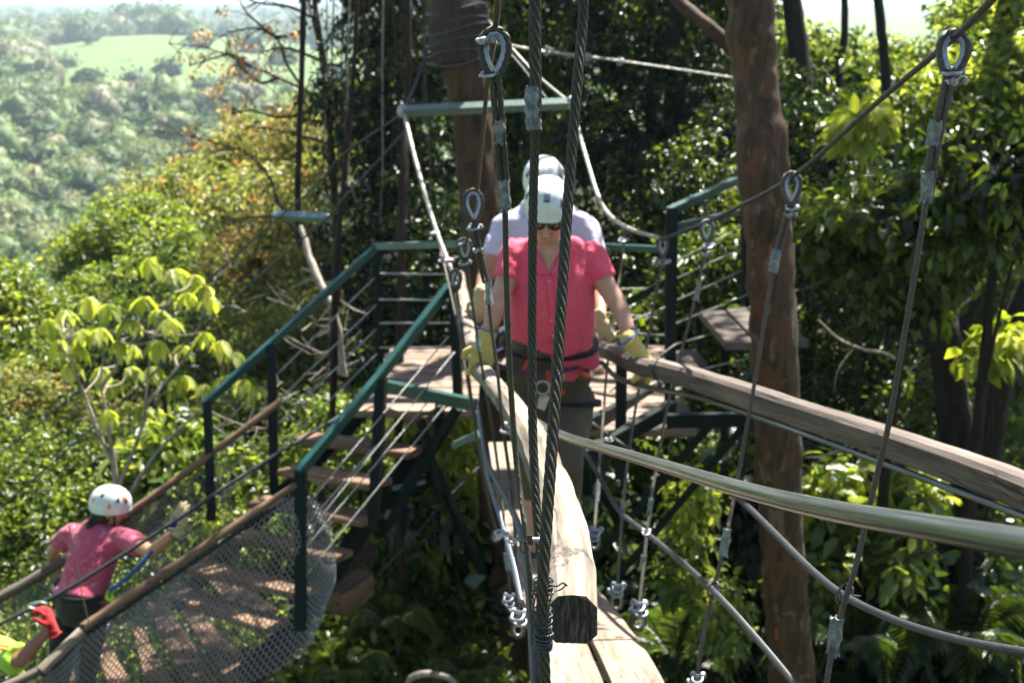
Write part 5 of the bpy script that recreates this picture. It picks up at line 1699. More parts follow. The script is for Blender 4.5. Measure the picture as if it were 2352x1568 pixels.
def cluster_points(blobs, n, gap=0.0, seed=0, shell=0.45):
    """twig centres spread through ellipsoids, with gaps"""
    out = []
    vol = np.array([b[3]*b[4]*b[5] for b in blobs])**0.8
    cnt = np.maximum(1, (n*1.7*vol/vol.sum()).astype(int))
    for b, c in zip(blobs, cnt):
        ce = np.array(P(b[0], b[1], b[2])) if not isinstance(b[0], np.ndarray) else b[0]
        u = unit(RNG.normal(size=(c, 3)))
        rad = RNG.random((c, 1))**shell
        rad *= 1 + 0.28*pnoise(u, 2.3, seed)[:, None]
        p = ce + u*rad*np.array(b[3:6])
        out.append(p)
    p = np.concatenate(out)
    k = pnoise(p, 1.9, seed+3.1) + 0.6*pnoise(p, 4.3, seed)
    order = np.argsort(-(k + RNG.normal(size=len(p))*0.55*(1-gap)))
    return p[order[:n]]


def leaves_at(cl, per, crad, L, wr=0.5, lvbase=0.5, lvsd=0.22, hang=0.3, flat=0.9, csd=0.18, lsd=0.25):
    n = len(cl)*per
    c = np.repeat(cl, per, 0)
    u = unit(RNG.normal(size=(n, 3)))
    p = c + u*(RNG.random((n, 1))**0.5)*crad*np.array([1, 1, 0.75])
    cd = np.repeat(unit(RNG.normal(size=(len(cl), 3))), per, 0)
    dr = unit(u*0.8 + cd*0.5 + RNG.normal(size=(n, 3))*0.4 + np.array([0, 0, -hang]))
    nr = unit(np.array([0, 0, flat]) + RNG.normal(size=(n, 3))*0.55 + u*0.25)
    Ls = L*np.clip(RNG.normal(1, lsd, n), 0.45, 1.7)
    lv = lvbase + np.repeat(RNG.normal(size=len(cl))*csd, per) + RNG.normal(size=n)*lvsd
    return p, dr, nr, Ls, Ls*wr*np.clip(RNG.normal(1, 0.15, n), 0.6, 1.4), lv


def trunk_mesh(name, path, rad, mat, parent=None, jitter=0.02, n=14, sm=8, limbs=()):
    mb = MB()
    q = smooth(path, sm)
    mb.sweep(q, [(math.cos(2*math.pi*i/n), math.sin(2*math.pi*i/n)) for i in range(n)], interp(rad, len(q)), jitter=jitter)
    for pth, r in limbs:
        q = smooth(pth, 5)
        mb.sweep(q, [(math.cos(2*math.pi*i/7), math.sin(2*math.pi*i/7)) for i in range(7)], interp(r, len(q)), jitter=jitter*0.4)
    return mb.build(name, M[mat], parent)


TREES = 'trees and shrubs of the near forest'
def tree(name, label, blobs, n, per, L, mat, trunk=None, tr=0.07, tmat='bark_dark', crad=0.16, wr=0.5, lvb=0.5, lvsd=0.2, hang=0.3, flat=0.9, gap=0.35, cat='tree', big=False, seed=None, twigs=5, group=TREES, csd=0.18):
    seed = seed if seed is not None else len(bpy.data.objects)*0.37
    cl = cluster_points(blobs, n, gap, seed)
    cen = cl.mean(0)
    if trunk is None:
        gx, gy = cen[0]+0.2, cen[1]+0.3
        base = Vector((gx, gy, ground(gx, gy)-0.1))
        top = Vector(cen) + Vector((0, 0, 0.2))
        mid = base.lerp(top, 0.5) + Vector((0.15*math.sin(seed), 0.1, 0))
        trunk = [base, mid, top]
    o = thing(name, label, cat, trunk[0], group)
    limbs = []
    idx = RNG.choice(len(cl), min(twigs, len(cl)), replace=False)
    for i in idx:
        t0 = trunk[-1].lerp(trunk[-2], RNG.random()*0.7)
        e = Vector(cl[i])
        limbs.append(([t0, t0.lerp(e, 0.5)+Vector((0, 0, 0.08)), e], [tr*0.45, tr*0.25, tr*0.1]))
    trunk_mesh('trunk', trunk, [tr*1.15, tr, tr*0.55], tmat, o, jitter=tr*0.25, n=10, sm=6, limbs=limbs)
    a = leaves_at(cl, per, crad, L, wr, lvb, lvsd, hang, flat, csd)
    leaf_mesh('crown', *a[:5], a[5], mat, o, big=big)
    return o, cl

# ---- big trunks
o = thing('tree', 'big leaning platform tree with a dark strapped band near the top, left of the woman', 'tree', P(1170, 1560, 9.9))
path = PL((1040, -330, 8.7), (1045, -60, 8.6), (1052, 60, 8.55), (1080, 230, 8.6), (1096, 400, 8.65), (1112, 600, 8.8), (1128, 800, 9.0), (1146, 1050, 9.3), (1160, 1300, 9.6), (1178, 1560, 9.9), (1200, 1900, 10.4))
trunk_mesh('trunk', path, [0.19, 0.19, 0.17, 0.145, 0.135, 0.15, 0.16, 0.16, 0.17, 0.175, 0.19], 'bark_brown', o, 0.035, 18)
q = smooth(PL((1050, 14, 8.52), (1052, 70, 8.52), (1058, 150, 8.54)), 5)
MB().tube(q, [0.205, 0.212, 0.20], 12, jitter=0.03).build('rubber_band', M['dark_wood'], o)
mb = MB()
for y in (22, 48, 66, 92, 118, 140):
    c = P(1052, y, 8.53)
    mb.tube([c + Vector((0.218*math.cos(a), 0.218*math.sin(a), 0.02*math.sin(a*2+y) + 0.03*math.cos(a))) for a in np.linspace(0, 2*math.pi, 25)], 0.008, 6)
mb.build('wrapped_cable', M['rope_grey'], o)
mb = MB()
for y in (1345, 1362, 1385, 1405):
    c = P(1163, y, 9.65)
    mb.tube([c + Vector((0.185*math.cos(a), 0.185*math.sin(a), 0.05*math.sin(a+y))) for a in np.linspace(0, 2*math.pi, 25)], 0.007, 6)
mb.build('wrapped_cable', M['rope_grey'], o)
mb = MB(); mb.beam(P(1078, 1342, 9.3), P(1104, 1312, 9.3), 0.05, 0.10); mb.build('steel_bracket', M['grey_green_paint'], o, bevel=0.003)
cl = cluster_points([(1100, -560, 8.6, 1.5, 1.4, 0.7), (1330, -620, 8.2, 1.3, 1.3, 0.6)], 46, 0.6, 2.0)
a = leaves_at(cl, 26, 0.20, 0.11, 0.45, 0.4)
leaf_mesh('crown', *a[:5], a[5], 'leaf_mid', o)

o = thing('tree', 'thick red barked tree with a sunlit right edge, behind the brown timber rail', 'tree', P(1820, 1600, 7.0))
path = PL((1712, -420, 5.95), (1718, -120, 5.9), (1722, 0, 5.9), (1723, 70, 5.92), (1733, 160, 5.95), (1742, 260, 5.98), (1748, 330, 6.0), (1753, 400, 6.02), (1766, 560, 6.1), (1774, 760, 6.2), (1786, 1000, 6.4), (1796, 1250, 6.6), (1812, 1450, 6.8), (1822, 1620, 6.95), (1840, 1950, 7.4))
trunk_mesh('trunk', path, [0.115, 0.112, 0.108, 0.118, 0.108, 0.110, 0.130, 0.126, 0.118, 0.116, 0.118, 0.118, 0.122, 0.13, 0.15], 'bark_red', o, 0.022, 26, 10)
MB().sweep(smooth(PL((1766, 0, 5.9), (1782, 170, 5.94), (1792, 320, 5.98), (1801, 410, 6.0), (1808, 560, 6.05)), 6), [(math.cos(a), math.sin(a)) for a in np.linspace(0, 2*math.pi, 7)[:-1]], 0.010, jitter=0.01).build('climbing_root', M['bark_pale'], o)
MB().sweep(smooth(PL((1820, 560, 6.1), (1828, 760, 6.2), (1836, 1000, 6.35), (1842, 1250, 6.55), (1858, 1450, 6.75), (1868, 1600, 6.9)), 6), [(math.cos(a), math.sin(a)) for a in np.linspace(0, 2*math.pi, 7)[:-1]], 0.008, jitter=0.01).build('climbing_root', M['bark_pale'], o)
cl = cluster_points([(1700, -620, 5.9, 1.3, 1.3, 0.5), (2000, -560, 6.6, 1.1, 1.3, 0.5)], 40, 0.6, 2.0)
a = leaves_at(cl, 26, 0.20, 0.11, 0.45, 0.4)
leaf_mesh('crown', *a[:5], a[5], 'leaf_mid', o)

def bare(name, label, path, rad, mat, limbs=(), cat='tree', jit=0.012, group='bare trunks among the leaves', n=10):
    o = thing(name, label, cat, path[0], group)
    trunk_mesh('trunk', path, rad, mat, o, jit, n, 8, limbs)
    return o

bare('tree', 'thin dark straight trunk standing against the valley, left of the vine covered mass', PL((690, 560, 10.5), (684, 470, 10.4), (687, 330, 10.3), (692, 200, 10.3), (696, 60, 10.2), (700, -120, 10.2)), [0.03, 0.028, 0.026, 0.026, 0.024], 'bark_dark', jit=0.008)
bare('tree', 'pale leaning stem below the short grey bar, running down to the stair handrail', PL((690, 520, 10.4), (712, 590, 10.3), (735, 650, 10.2), (768, 722, 10.1), (790, 860, 10.2)), [0.025, 0.032, 0.034, 0.032], 'bark_pale', jit=0.014)
bare('tree', 'reddish dark trunk left of the platform tree, running the full height of the photo', PL((935, 1620, 9.6), (922, 1300, 9.2), (916, 1000, 8.9), (920, 700, 8.6), (926, 400, 8.7), (938, 150, 8.9), (930, -120, 9.0)), [0.034, 0.030, 0.032, 0.03, 0.026, 0.024], 'bark_reddark')
bare('tree', 'short reddish stem left of the platform, behind the rail wires', PL((762, 985, 9.6), (766, 850, 9.4), (768, 720, 9.3), (775, 560, 9.2), (792, 380, 9.2), (815, 120, 9.2), (822, -100, 9.2)), [0.03, 0.03, 0.028, 0.024, 0.02, 0.018], 'bark_reddark')
bare('tree', 'dark straight pole like trunk below the platform, right of the stair posts', PL((720, 1660, 9.6), (722, 1450, 9.4), (728, 1250, 9.2), (740, 1120, 9.2)), [0.035, 0.032, 0.03], 'bark_dark')
bare('tree', 'slim dark stem just right of the reddish trunk, below the platform', PL((950, 1620, 10.2), (958, 1400, 10.0), (955, 1150, 9.8), (965, 1000, 9.8)), [0.03, 0.028, 0.025], 'bark_dark')
bare('tree', 'broad dark trunk behind the red barked tree near the top', PL((1880, 620, 13.5), (1850, 300, 13), (1835, 120, 13), (1800, -120, 13)), [0.14, 0.12, 0.11, 0.10], 'bark_dark')
bare('tree', 'thin grey trunk in front of the sky gap, left one of two', PL((1915, 420, 16), (1926, 190, 16), (1940, 60, 16), (1936, -100, 16)), [0.06, 0.055, 0.05, 0.045], 'bark_dark')
bare('tree', 'thicker dark trunk in front of the sky gap, right one of two', PL((2050, 420, 13), (2040, 250, 13), (2028, 100, 13), (2005, -100, 13)), [0.06, 0.06, 0.055, 0.05], 'bark_dark')
bare('tree', 'dark forked tree at the right, with a stump limb and a rising limb', PL((2240, 1260, 9.3), (2205, 1060, 9.2), (2185, 900, 9.1), (2172, 780, 9.0), (2160, 735, 9.0)), [0.17, 0.135, 0.12, 0.115, 0.11], 'bark_dark',
     limbs=[(PL((2180, 790, 9.05), (2140, 700, 8.9), (2118, 640, 8.8)), [0.085, 0.07, 0.055]), (PL((2190, 770, 9.05), (2240, 690, 9.0), (2300, 620, 9.0), (2380, 500, 9.1)), [0.085, 0.07, 0.055, 0.045])])
bare('tree', 'rough leaning trunk at the right edge, in front of the forked tree', PL((2230, 1300, 9.0), (2262, 1080, 8.9), (2290, 900, 8.7), (2345, 720, 8.5), (2420, 540, 8.4)), [0.13, 0.11, 0.10, 0.10, 0.09], 'bark_dark')
bare('branch', 'bare brown branch slanting from the top edge down to the red barked trunk', PL((1480, -90, 9.2), (1560, 5, 9.0), (1625, 60, 8.9), (1690, 125, 8.9), (1760, 240, 9.0)), [0.045, 0.05, 0.05, 0.045, 0.04], 'bark_brown', cat='branch')
bare('branch', 'dead forked twigs right of the red barked trunk', PL((1990, 805, 8.6), (2040, 815, 8.6), (2100, 860, 8.7)), [0.012, 0.012, 0.006], 'bark_pale', cat='branch', jit=0.004,
     limbs=[(PL((1990, 805, 8.6), (1930, 780, 8.6), (1880, 735, 8.6)), [0.012, 0.010, 0.005]), (PL((1960, 800, 8.6), (1925, 850, 8.6), (1915, 900, 8.6)), [0.008, 0.005, 0.003]), (PL((2090, 850, 8.6), (2120, 820, 8.6)), [0.006, 0.003])])
bare('branch', 'thin pale dead twigs against the lit edge of the red barked trunk', PL((1825, 668, 7.0), (1870, 656, 7.2), (1905, 634, 7.3)), [0.006, 0.005, 0.003], 'bark_brown', cat='branch', jit=0.003,
     limbs=[(PL((1868, 657, 7.2), (1890, 672, 7.2), (1912, 694, 7.2)), [0.004, 0.003, 0.002])])
bare('vine', 'green hanging vine curving down from the right rail', PL((2000, 960, 8), (1960, 1010, 8), (1900, 1045, 8), (1850, 1050, 8)), [0.01, 0.01, 0.006], 'bark_pale', cat='vine', jit=0.003)

def shr(label, blobs, n, per, L, mat, **k):
    k.setdefault('tr', 0.03)
    return tree('shrub', label, blobs, n, per, L, mat, cat='shrub', **k)

# ---- the dark middle and the right
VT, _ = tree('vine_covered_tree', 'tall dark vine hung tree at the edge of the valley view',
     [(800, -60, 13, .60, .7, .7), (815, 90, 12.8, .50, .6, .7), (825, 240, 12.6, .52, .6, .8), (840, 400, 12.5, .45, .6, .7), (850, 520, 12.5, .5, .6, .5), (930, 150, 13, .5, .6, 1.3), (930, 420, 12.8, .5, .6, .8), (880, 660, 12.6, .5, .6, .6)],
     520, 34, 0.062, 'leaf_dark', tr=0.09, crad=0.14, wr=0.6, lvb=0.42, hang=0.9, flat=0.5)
for k in range(12):
    rr = random.Random(500+k)
    x = 745 + k*22 + rr.uniform(-8, 8); D = 12.2 + rr.uniform(-.4, .3)
    MB().tube(smooth(PL((x, -60, D), (x+rr.uniform(-12, 12), 160, D), (x+rr.uniform(-14, 14), 380, D), (x+rr.uniform(-18, 18), rr.uniform(470, 640), D)), 5), [0.009, 0.008, 0.006], 5).build('vine', M['bark_brown' if k % 3 else 'bark_pale'], VT)
tree('tree', 'dark green tree behind the left rail of the platform', [(1000, 640, 12, .6, .6, .8), (900, 820, 12, .5, .6, .5), (1010, 800, 12.5, .6, .6, .5)], 200, 32, 0.07, 'leaf_dark', lvb=0.5)
tree('tree', 'light green tree between the platform trunk and the thick cables, top middle', [(1190, 120, 15, .7, .8, .9), (1220, 330, 15, .6, .8, .7), (1150, 480, 14.5, .5, .8, .6), (1210, -40, 15.5, .6, .7, .6)], 330, 34, 0.095, 'leaf_bright', lvb=0.45, crad=0.2, hang=0.6)
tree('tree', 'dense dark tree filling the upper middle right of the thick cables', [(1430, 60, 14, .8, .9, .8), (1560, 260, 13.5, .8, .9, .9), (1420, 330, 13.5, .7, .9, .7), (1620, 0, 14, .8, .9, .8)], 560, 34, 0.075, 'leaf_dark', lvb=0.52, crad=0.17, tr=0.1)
tree('tree', 'yellowish dark tree right of the woman\'s white companion, above the green rail', [(1500, 470, 12.5, .7, .8, .5), (1610, 420, 12, .5, .7, .5), (1420, 600, 12.5, .5, .7, .4)], 190, 30, 0.06, 'leaf_dark', lvb=0.66)
tree('tree', 'light crowned tree under the sky gap at the top right', [(1920, 190, 17, 1.0, 1.0, .7), (2090, 210, 17, 1.1, 1.0, .7), (1990, 330, 16, 1.1, 1.0, .7), (1840, 120, 16.5, .5, .8, .5)], 420, 34, 0.10, 'leaf_bright', lvb=0.5, crad=0.22)
tree('tree', 'yellow green tree at the top right corner beyond the eye of the nearest hanger', [(2290, 60, 12, .7, .8, .8), (2230, 210, 11, .5, .7, .4), (2340, 200, 11, .5, .7, .7)], 240, 30, 0.095, 'leaf_bright', lvb=0.55, crad=0.19)
tree('tree', 'shady tree between the red barked trunk and the second hanger eye, upper right', [(1900, 330, 10.5, .45, .6, .7), (2000, 480, 10, .5, .6, .45), (1880, 560, 10, .35, .6, .5)], 210, 32, 0.07, 'leaf_dark', lvb=0.55)
tree('tree', 'large leaved tree with glossy sunlit leaves below the second hanger eye on the right', [(2000, 470, 7.6, .42, .5, .22), (2150, 500, 7.4, .42, .5, .28), (2280, 400, 7.2, .35, .5, .28), (2230, 330, 7.4, .35, .4, .25), (1930, 560, 7.8, .3, .4, .2), (2060, 620, 7.6, .42, .4, .2)],
     280, 26, 0.085, 'leaf_mid', lvb=0.60, crad=0.14, wr=0.48, hang=0.7, big=True, tr=0.04)
tree('tree', 'tree with drooping dark leaves at the right edge, above the forked trunk', [(2340, 400, 7.0, .25, .4, .3), (2060, 690, 7.8, .28, .4, .2)], 110, 24, 0.09, 'leaf_dark', lvb=0.55, big=True, hang=0.9, flat=0.5, tr=0.04)
shr('bright yellow green leaf spray just left of the second hanger cable, upper right', [(1995, 265, 8.0, .16, .2, .14), (1940, 300, 8.2, .1, .2, .1)], 16, 12, 0.13, 'leaf_lime', lvb=0.4, big=True, hang=0.8, crad=0.10, twigs=3, tr=0.012)
shr('sprig of hanging lime leaves at the right edge beside the forked trunk', [(2260, 800, 8.0, .18, .2, .12), (2310, 760, 8.0, .12, .2, .1)], 18, 12, 0.12, 'leaf_lime', lvb=0.3, big=True, hang=0.9, crad=0.10, twigs=3, tr=0.012)
tree('tree', 'open twiggy tree behind the right side deck, right of the red barked trunk', [(1920, 720, 10.5, .4, .6, .5), (2000, 820, 10, .5, .6, .45), (2080, 950, 10, .55, .6, .5), (1900, 960, 10, .35, .5, .5)], 260, 30, 0.06, 'leaf_mid', lvb=0.45)
tree('tree', 'sunlit leafy tree behind the forked trunk at the right', [(2250, 900, 12, .8, .7, .7), (2120, 560, 13, .8, .8, .8), (2330, 650, 12, .7, .7, .9)], 430, 32, 0.085, 'leaf_bright', lvb=0.62)
tree('tree', 'dark shrubby tree between the timber rail and the thick grey line on the right', [(1950, 1130, 9.5, .5, .6, .4), (2120, 1150, 9.2, .55, .6, .4), (1900, 1000, 10, .35, .5, .35)], 210, 28, 0.085, 'leaf_mid', lvb=0.5, big=True)
shr('broad leaved dark plants under the thick grey line, lower right', [(1950, 1380, 9.2, .6, .6, .45), (2130, 1350, 9, .6, .6, .4)], 150, 18, 0.17, 'leaf_dark', lvb=0.55, big=True, hang=0.6, crad=0.24)
shr('broad leaved dark plants in the lower right corner', [(2280, 1450, 8.4, .5, .6, .5), (2100, 1540, 8.6, .6, .6, .3)], 120, 16, 0.17, 'leaf_dark', lvb=0.5, big=True, hang=0.6, crad=0.24)
shr('bright green climbing leaves left of the red barked trunk, below the thick grey line', [(1570, 1290, 7.8, .14, .3, .38), (1600, 1170, 8.0, .18, .3, .22), (1640, 1390, 7.8, .2, .3, .25)], 75, 22, 0.07, 'leaf_bright', lvb=0.7, big=True, hang=0.8, crad=0.12, csd=0.1)
shr('dark undergrowth between the sawn rail end and the red barked trunk', [(1500, 1420, 9.5, .5, .6, .6), (1620, 1500, 9.3, .5, .6, .5), (1420, 1250, 10, .4, .6, .5), (1700, 1150, 9.5, .35, .5, .6)], 190, 18, 0.15, 'leaf_dark', lvb=0.52, big=True, hang=0.5, crad=0.22)
shr('leafy undergrowth behind the cross braces right of the woman\'s legs', [(1650, 1050, 10, .5, .6, .5), (1600, 930, 10.5, .5, .6, .4), (1500, 1100, 10.5, .4, .6, .4)], 160, 24, 0.09, 'leaf_mid', lvb=0.45)
shr('shrub behind the green railing of the right side deck', [(1620, 640, 10.8, .5, .6, .5), (1500, 760, 11, .5, .6, .5), (1680, 760, 10.6, .5, .6, .5)], 210, 28, 0.075, 'leaf_mid', lvb=0.45)
# ---- below and around the platform
shr('brilliant lime green fern like bush under the front corner of the platform', [(1020, 1010, 9.7, .28, .35, .34), (1060, 1150, 9.6, .20, .3, .38), (960, 960, 9.8, .22, .3, .22), (1010, 1230, 9.7, .25, .3, .25)], 240, 26, 0.10, 'leaf_lime', lvb=0.35, big=True, hang=0.8, crad=0.16, wr=0.3, csd=0.12)
shr('dark broad leaves in front of the lime bush, beside the diagonal brace', [(1000, 1180, 9.6, .25, .3, .25), (1080, 1230, 9.6, .2, .3, .2)], 40, 14, 0.18, 'leaf_dark', lvb=0.6, big=True, crad=0.2)
shr('leafy undergrowth left of the platform tree foot', [(980, 1330, 9.8, .6, .5, .4), (860, 1420, 9.4, .5, .5, .45), (1060, 1440, 9.6, .4, .5, .4)], 260, 24, 0.075, 'leaf_bright', lvb=0.5, big=True, crad=0.2)
shr('low undergrowth at the bottom edge below the stairs', [(800, 1560, 8.8, .5, .5, .3), (1000, 1570, 8.9, .5, .5, .25), (620, 1570, 8.8, .4, .5, .2)], 170, 22, 0.08, 'leaf_bright', lvb=0.45, big=True, crad=0.2)
shr('dense green leaves behind the stair treads', [(820, 1020, 10.5, .5, .5, .5), (740, 1180, 10.2, .5, .5, .5), (860, 1250, 10, .5, .5, .4)], 210, 26, 0.07, 'leaf_bright', lvb=0.42)

def fern(label, px, py, D, nf, length, mat, lvb, spread=1.0, wr=0.26, group='ferns and palms in the undergrowth'):
    """arching fronds with two rows of narrow leaflets"""
    base = P(px, py, D)
    o = thing('fern', label, 'fern', base, group)
    rr = random.Random(int(px*7+py))
    for k in range(nf):
        st = MB(); pos, dr, nr, Ls, lv = [], [], [], [], []
        a = 2*math.pi*k/nf + rr.uniform(-.3, .3); l = length*rr.uniform(0.7, 1.1)
        h = Vector((math.cos(a), math.sin(a)*0.8, 0))
        pts = [base + h*l*t*spread*0.9 + Z*l*(1.05*t - 1.05*t*t*t) for t in (0, 0.2, 0.4, 0.6, 0.8, 1.0)]
        q = smooth(pts, 4)
        st.tube(q, interp([0.0045, 0.0015], len(q)), 5)
        sd = h.cross(Z)
        for i in range(3, len(q)):
            t_ = i/len(q)
            ll = l*max(0.12, 0.30*math.sin(math.pi*min(1, t_*0.9+0.12)))
            tg = (q[i]-q[i-1]).normalized()
            for sg in (-1, 1):
                for hh in (0, 0.5):
                    pp = q[i].lerp(q[i-1], hh)
                    pos.append(tuple(pp)); dr.append(tuple(sd*sg + tg*0.55 - Z*0.25)); nr.append((rr.uniform(-.2, .2), rr.uniform(-.2, .2), 1)); Ls.append(ll); lv.append(lvb+rr.gauss(0, 0.12))
        Ls = np.array(Ls)
        fo = leaf_mesh('frond', np.array(pos), np.array(dr), np.array(nr), Ls, Ls*wr, np.array(lv), mat, o)
        st.build('stalk', M['bark_dark'], fo)
    return o
fern('bright fern under the green front beam of the platform', 1005, 1110, 10.2, 9, 0.75, 'leaf_lime', 0.1)
fern('bright fern half hidden behind the long diagonal brace', 1075, 1190, 10.0, 9, 0.65, 'leaf_lime', 0.1)
fern('small fern left of the platform tree, near the bottom', 900, 1440, 9.0, 8, 0.45, 'leaf_bright', 0.5)
fern('fern at the bottom edge between the stair foot and the slim dark stem', 790, 1560, 8.6, 9, 0.42, 'leaf_bright', 0.6)
fern('fern at the bottom edge right of the curved dead branch', 1080, 1560, 8.6, 8, 0.4, 'leaf_bright', 0.5)
fern('dark palm like fern in the lower right corner', 2190, 1500, 8.0, 10, 0.8, 'leaf_mid', 0.5)
fern('fern below the outer side cable on the right', 1960, 1500, 8.0, 9, 0.65, 'leaf_bright', 0.3)
fern('bright fern between the timber rail and the thick grey line, right', 1985, 1190, 8.6, 9, 0.6, 'leaf_lime', 0.1)
fern('fern right of the sawn rail end, under the side cables', 1560, 1530, 8.4, 9, 0.7, 'leaf_bright', 0.35)
shr('sunlit leaf patch on the right, between the timber rail and the thick grey line', [(1900, 1130, 8.4, .25, .3, .2), (2010, 1210, 8.4, .25, .3, .2), (2080, 1130, 8.5, .2, .3, .2)], 70, 16, 0.11, 'leaf_bright', lvb=0.75, big=True, hang=0.5, crad=0.15)
shr('sunlit leaf patch low on the right, above the outer side cable', [(1860, 1330, 8.3, .22, .3, .2), (2050, 1290, 8.3, .2, .3, .15)], 50, 14, 0.10, 'leaf_bright', lvb=0.65, big=True, hang=0.5, crad=0.15)

# ---- the sunlit slope on the left
SL = 'sunlit trees on the left slope'
def slope(label, blobs, n, per, L, mat, **k):
    if not k.get('big'): L *= 0.86; n = int(n*1.15)
    k.setdefault('group', SL); k.setdefault('crad', 0.24)
    return tree('tree', label, blobs, n, per, L, mat, **k)
slope('autumn tinted crown on the skyline of the left slope, under the bare orange leaved branches', [(640, 350, 24, 1.4, 1.2, .8), (740, 320, 23, 1.0, 1.2, .8), (520, 400, 24, 1.1, 1.2, .6)], 480, 30, 0.11, 'leaf_olive', lvb=0.50, lvsd=0.24)
slope('olive green crown left of the autumn tinted one', [(440, 450, 23, 1.3, 1.2, .7), (360, 520, 22, 1.1, 1.2, .6), (560, 480, 21, 1.2, 1.2, .8)], 460, 30, 0.12, 'leaf_olive', lvb=0.42)
slope('bright green rounded crown with glittering leaves on the upper left slope', [(300, 520, 19, .9, .9, .5), (220, 590, 19, .8, .9, .5), (390, 560, 18.5, .8, .9, .4)], 420, 32, 0.095, 'leaf_bright', lvb=0.55, crad=0.2)
slope('brown and olive leafed tree behind the short grey bar', [(600, 620, 16, 1.0, 1.0, .7), (720, 560, 16, .9, 1.0, .8), (500, 680, 16, .8, .9, .5)], 520, 32, 0.08, 'leaf_olive', lvb=0.52, lvsd=0.26, crad=0.2)
slope('olive tree between the two left handrail posts and the valley', [(700, 760, 13, .8, .8, .6), (590, 800, 13, .7, .8, .5), (780, 880, 12.5, .6, .8, .5)], 430, 30, 0.07, 'leaf_olive', lvb=0.40, lvsd=0.24, crad=0.18)
slope('round bright green crown above the pale leaved sapling', [(330, 650, 15, .75, .8, .32), (230, 690, 14.6, .6, .8, .3), (420, 700, 14.4, .5, .8, .25)], 380, 32, 0.08, 'leaf_bright', lvb=0.45, crad=0.17)
slope('dark green tree in the hollow behind the sapling', [(330, 790, 13.5, .8, .8, .4), (180, 800, 13.5, .6, .8, .35), (480, 860, 13, .6, .8, .4)], 330, 30, 0.075, 'leaf_bright', lvb=0.22, crad=0.18)
slope('bright leaved crown at the left edge below the valley', [(40, 740, 14, .7, .8, .45), (-40, 680, 14, .6, .8, .4), (110, 830, 13.5, .5, .7, .3)], 340, 32, 0.085, 'leaf_bright', lvb=0.58, crad=0.18)
slope('yellowish crown at the left edge in the middle of the photo', [(30, 930, 12.5, .6, .7, .35), (120, 970, 12.3, .5, .7, .3)], 240, 30, 0.075, 'leaf_olive', lvb=0.35, crad=0.17)
slope('dense glossy tree at the left edge above the net bridge', [(40, 1090, 11, .6, .6, .4), (130, 1150, 10.8, .5, .6, .35), (-20, 1230, 10.5, .5, .6, .4)], 380, 32, 0.065, 'leaf_bright', lvb=0.5, crad=0.16)
slope('shady thicket behind the climber\'s helmet', [(230, 1060, 11.3, .6, .6, .4), (330, 1150, 11, .55, .6, .4), (180, 1280, 10.2, .5, .6, .4)], 330, 30, 0.065, 'leaf_bright', lvb=0.35, crad=0.16)
slope('broad bright leaves between the sapling stems and the lower handrail post', [(400, 1040, 10.8, .4, .5, .3), (520, 1110, 10.6, .4, .5, .3), (430, 1150, 10.5, .4, .4, .25)], 130, 18, 0.13, 'leaf_bright', lvb=0.6, big=True, crad=0.2)
slope('green shrub seen through the rail wires between the two left posts', [(560, 960, 11.5, .5, .5, .4), (700, 980, 11.2, .5, .5, .4), (600, 1090, 10.8, .4, .5, .3)], 260, 28, 0.07, 'leaf_bright', lvb=0.45, crad=0.17)
slope('low bright shrub seen through the net below the climber\'s arm', [(430, 1330, 9.8, .5, .5, .35), (320, 1400, 9.6, .5, .5, .3), (560, 1220, 10, .4, .5, .3)], 260, 26, 0.075, 'leaf_bright', lvb=0.5, crad=0.16)
slope('sparse yellow green ground shrub under the net at the bottom left', [(380, 1530, 9.2, .6, .5, .3), (200, 1540, 9.2, .5, .5, .3), (560, 1480, 9.2, .5, .5, .3), (60, 1500, 9.4, .5, .5, .3)], 300, 24, 0.075, 'leaf_bright', lvb=0.62, crad=0.16)

# ---- pale leaved sapling with big drooping leaves
o = thing('sapling', 'young tree with pale stems and big drooping yellow green leaves, left of the stairs', 'tree', P(265, 1130, 9.2))
tips = [(345, 600), (400, 625), (430, 680), (470, 665), (330, 690), (360, 720), (300, 740), (250, 705), (200, 690), (150, 720), (110, 740), (130, 790), (180, 800), (230, 760), (270, 790), (300, 800),
        (390, 740), (360, 790), (420, 800), (470, 770), (510, 790), (540, 815), (300, 850), (350, 850), (420, 870), (260, 880), (330, 940), (400, 900), (470, 890), (560, 880), (590, 895), (230, 850), (190, 765), (160, 840), (445, 640), (480, 690), (250, 950), (520, 870)]
mains = [PL((272, 1150, 9.2), (262, 1060, 9.15), (246, 960, 9.1), (232, 880, 9.05), (240, 800, 9.0)),
         PL((268, 1130, 9.2), (300, 1050, 9.1), (330, 960, 9.1), (342, 840, 9.0), (365, 730, 9.0), (405, 660, 9.0)),
         PL((300, 1130, 9.2), (360, 1040, 9.1), (440, 960, 9.0), (520, 895, 9.0)),
         PL((268, 1080, 9.2), (230, 1000, 9.1), (200, 920, 9.1), (165, 830, 9.0), (150, 765, 9.0)),
         PL((335, 930, 9.1), (385, 870, 9.2), (440, 800, 9.2), (465, 720, 9.1)), PL((232, 890, 9.05), (275, 830, 8.9), (320, 760, 8.8))]
limbs = [(m, [0.017, 0.013, 0.009, 0.006]) for m in mains]
samples = [p for m in mains for p in smooth(m, 5)]
pos, dr, nr, Ls, Ws, lv = [], [], [], [], [], []
rr = random.Random(21)
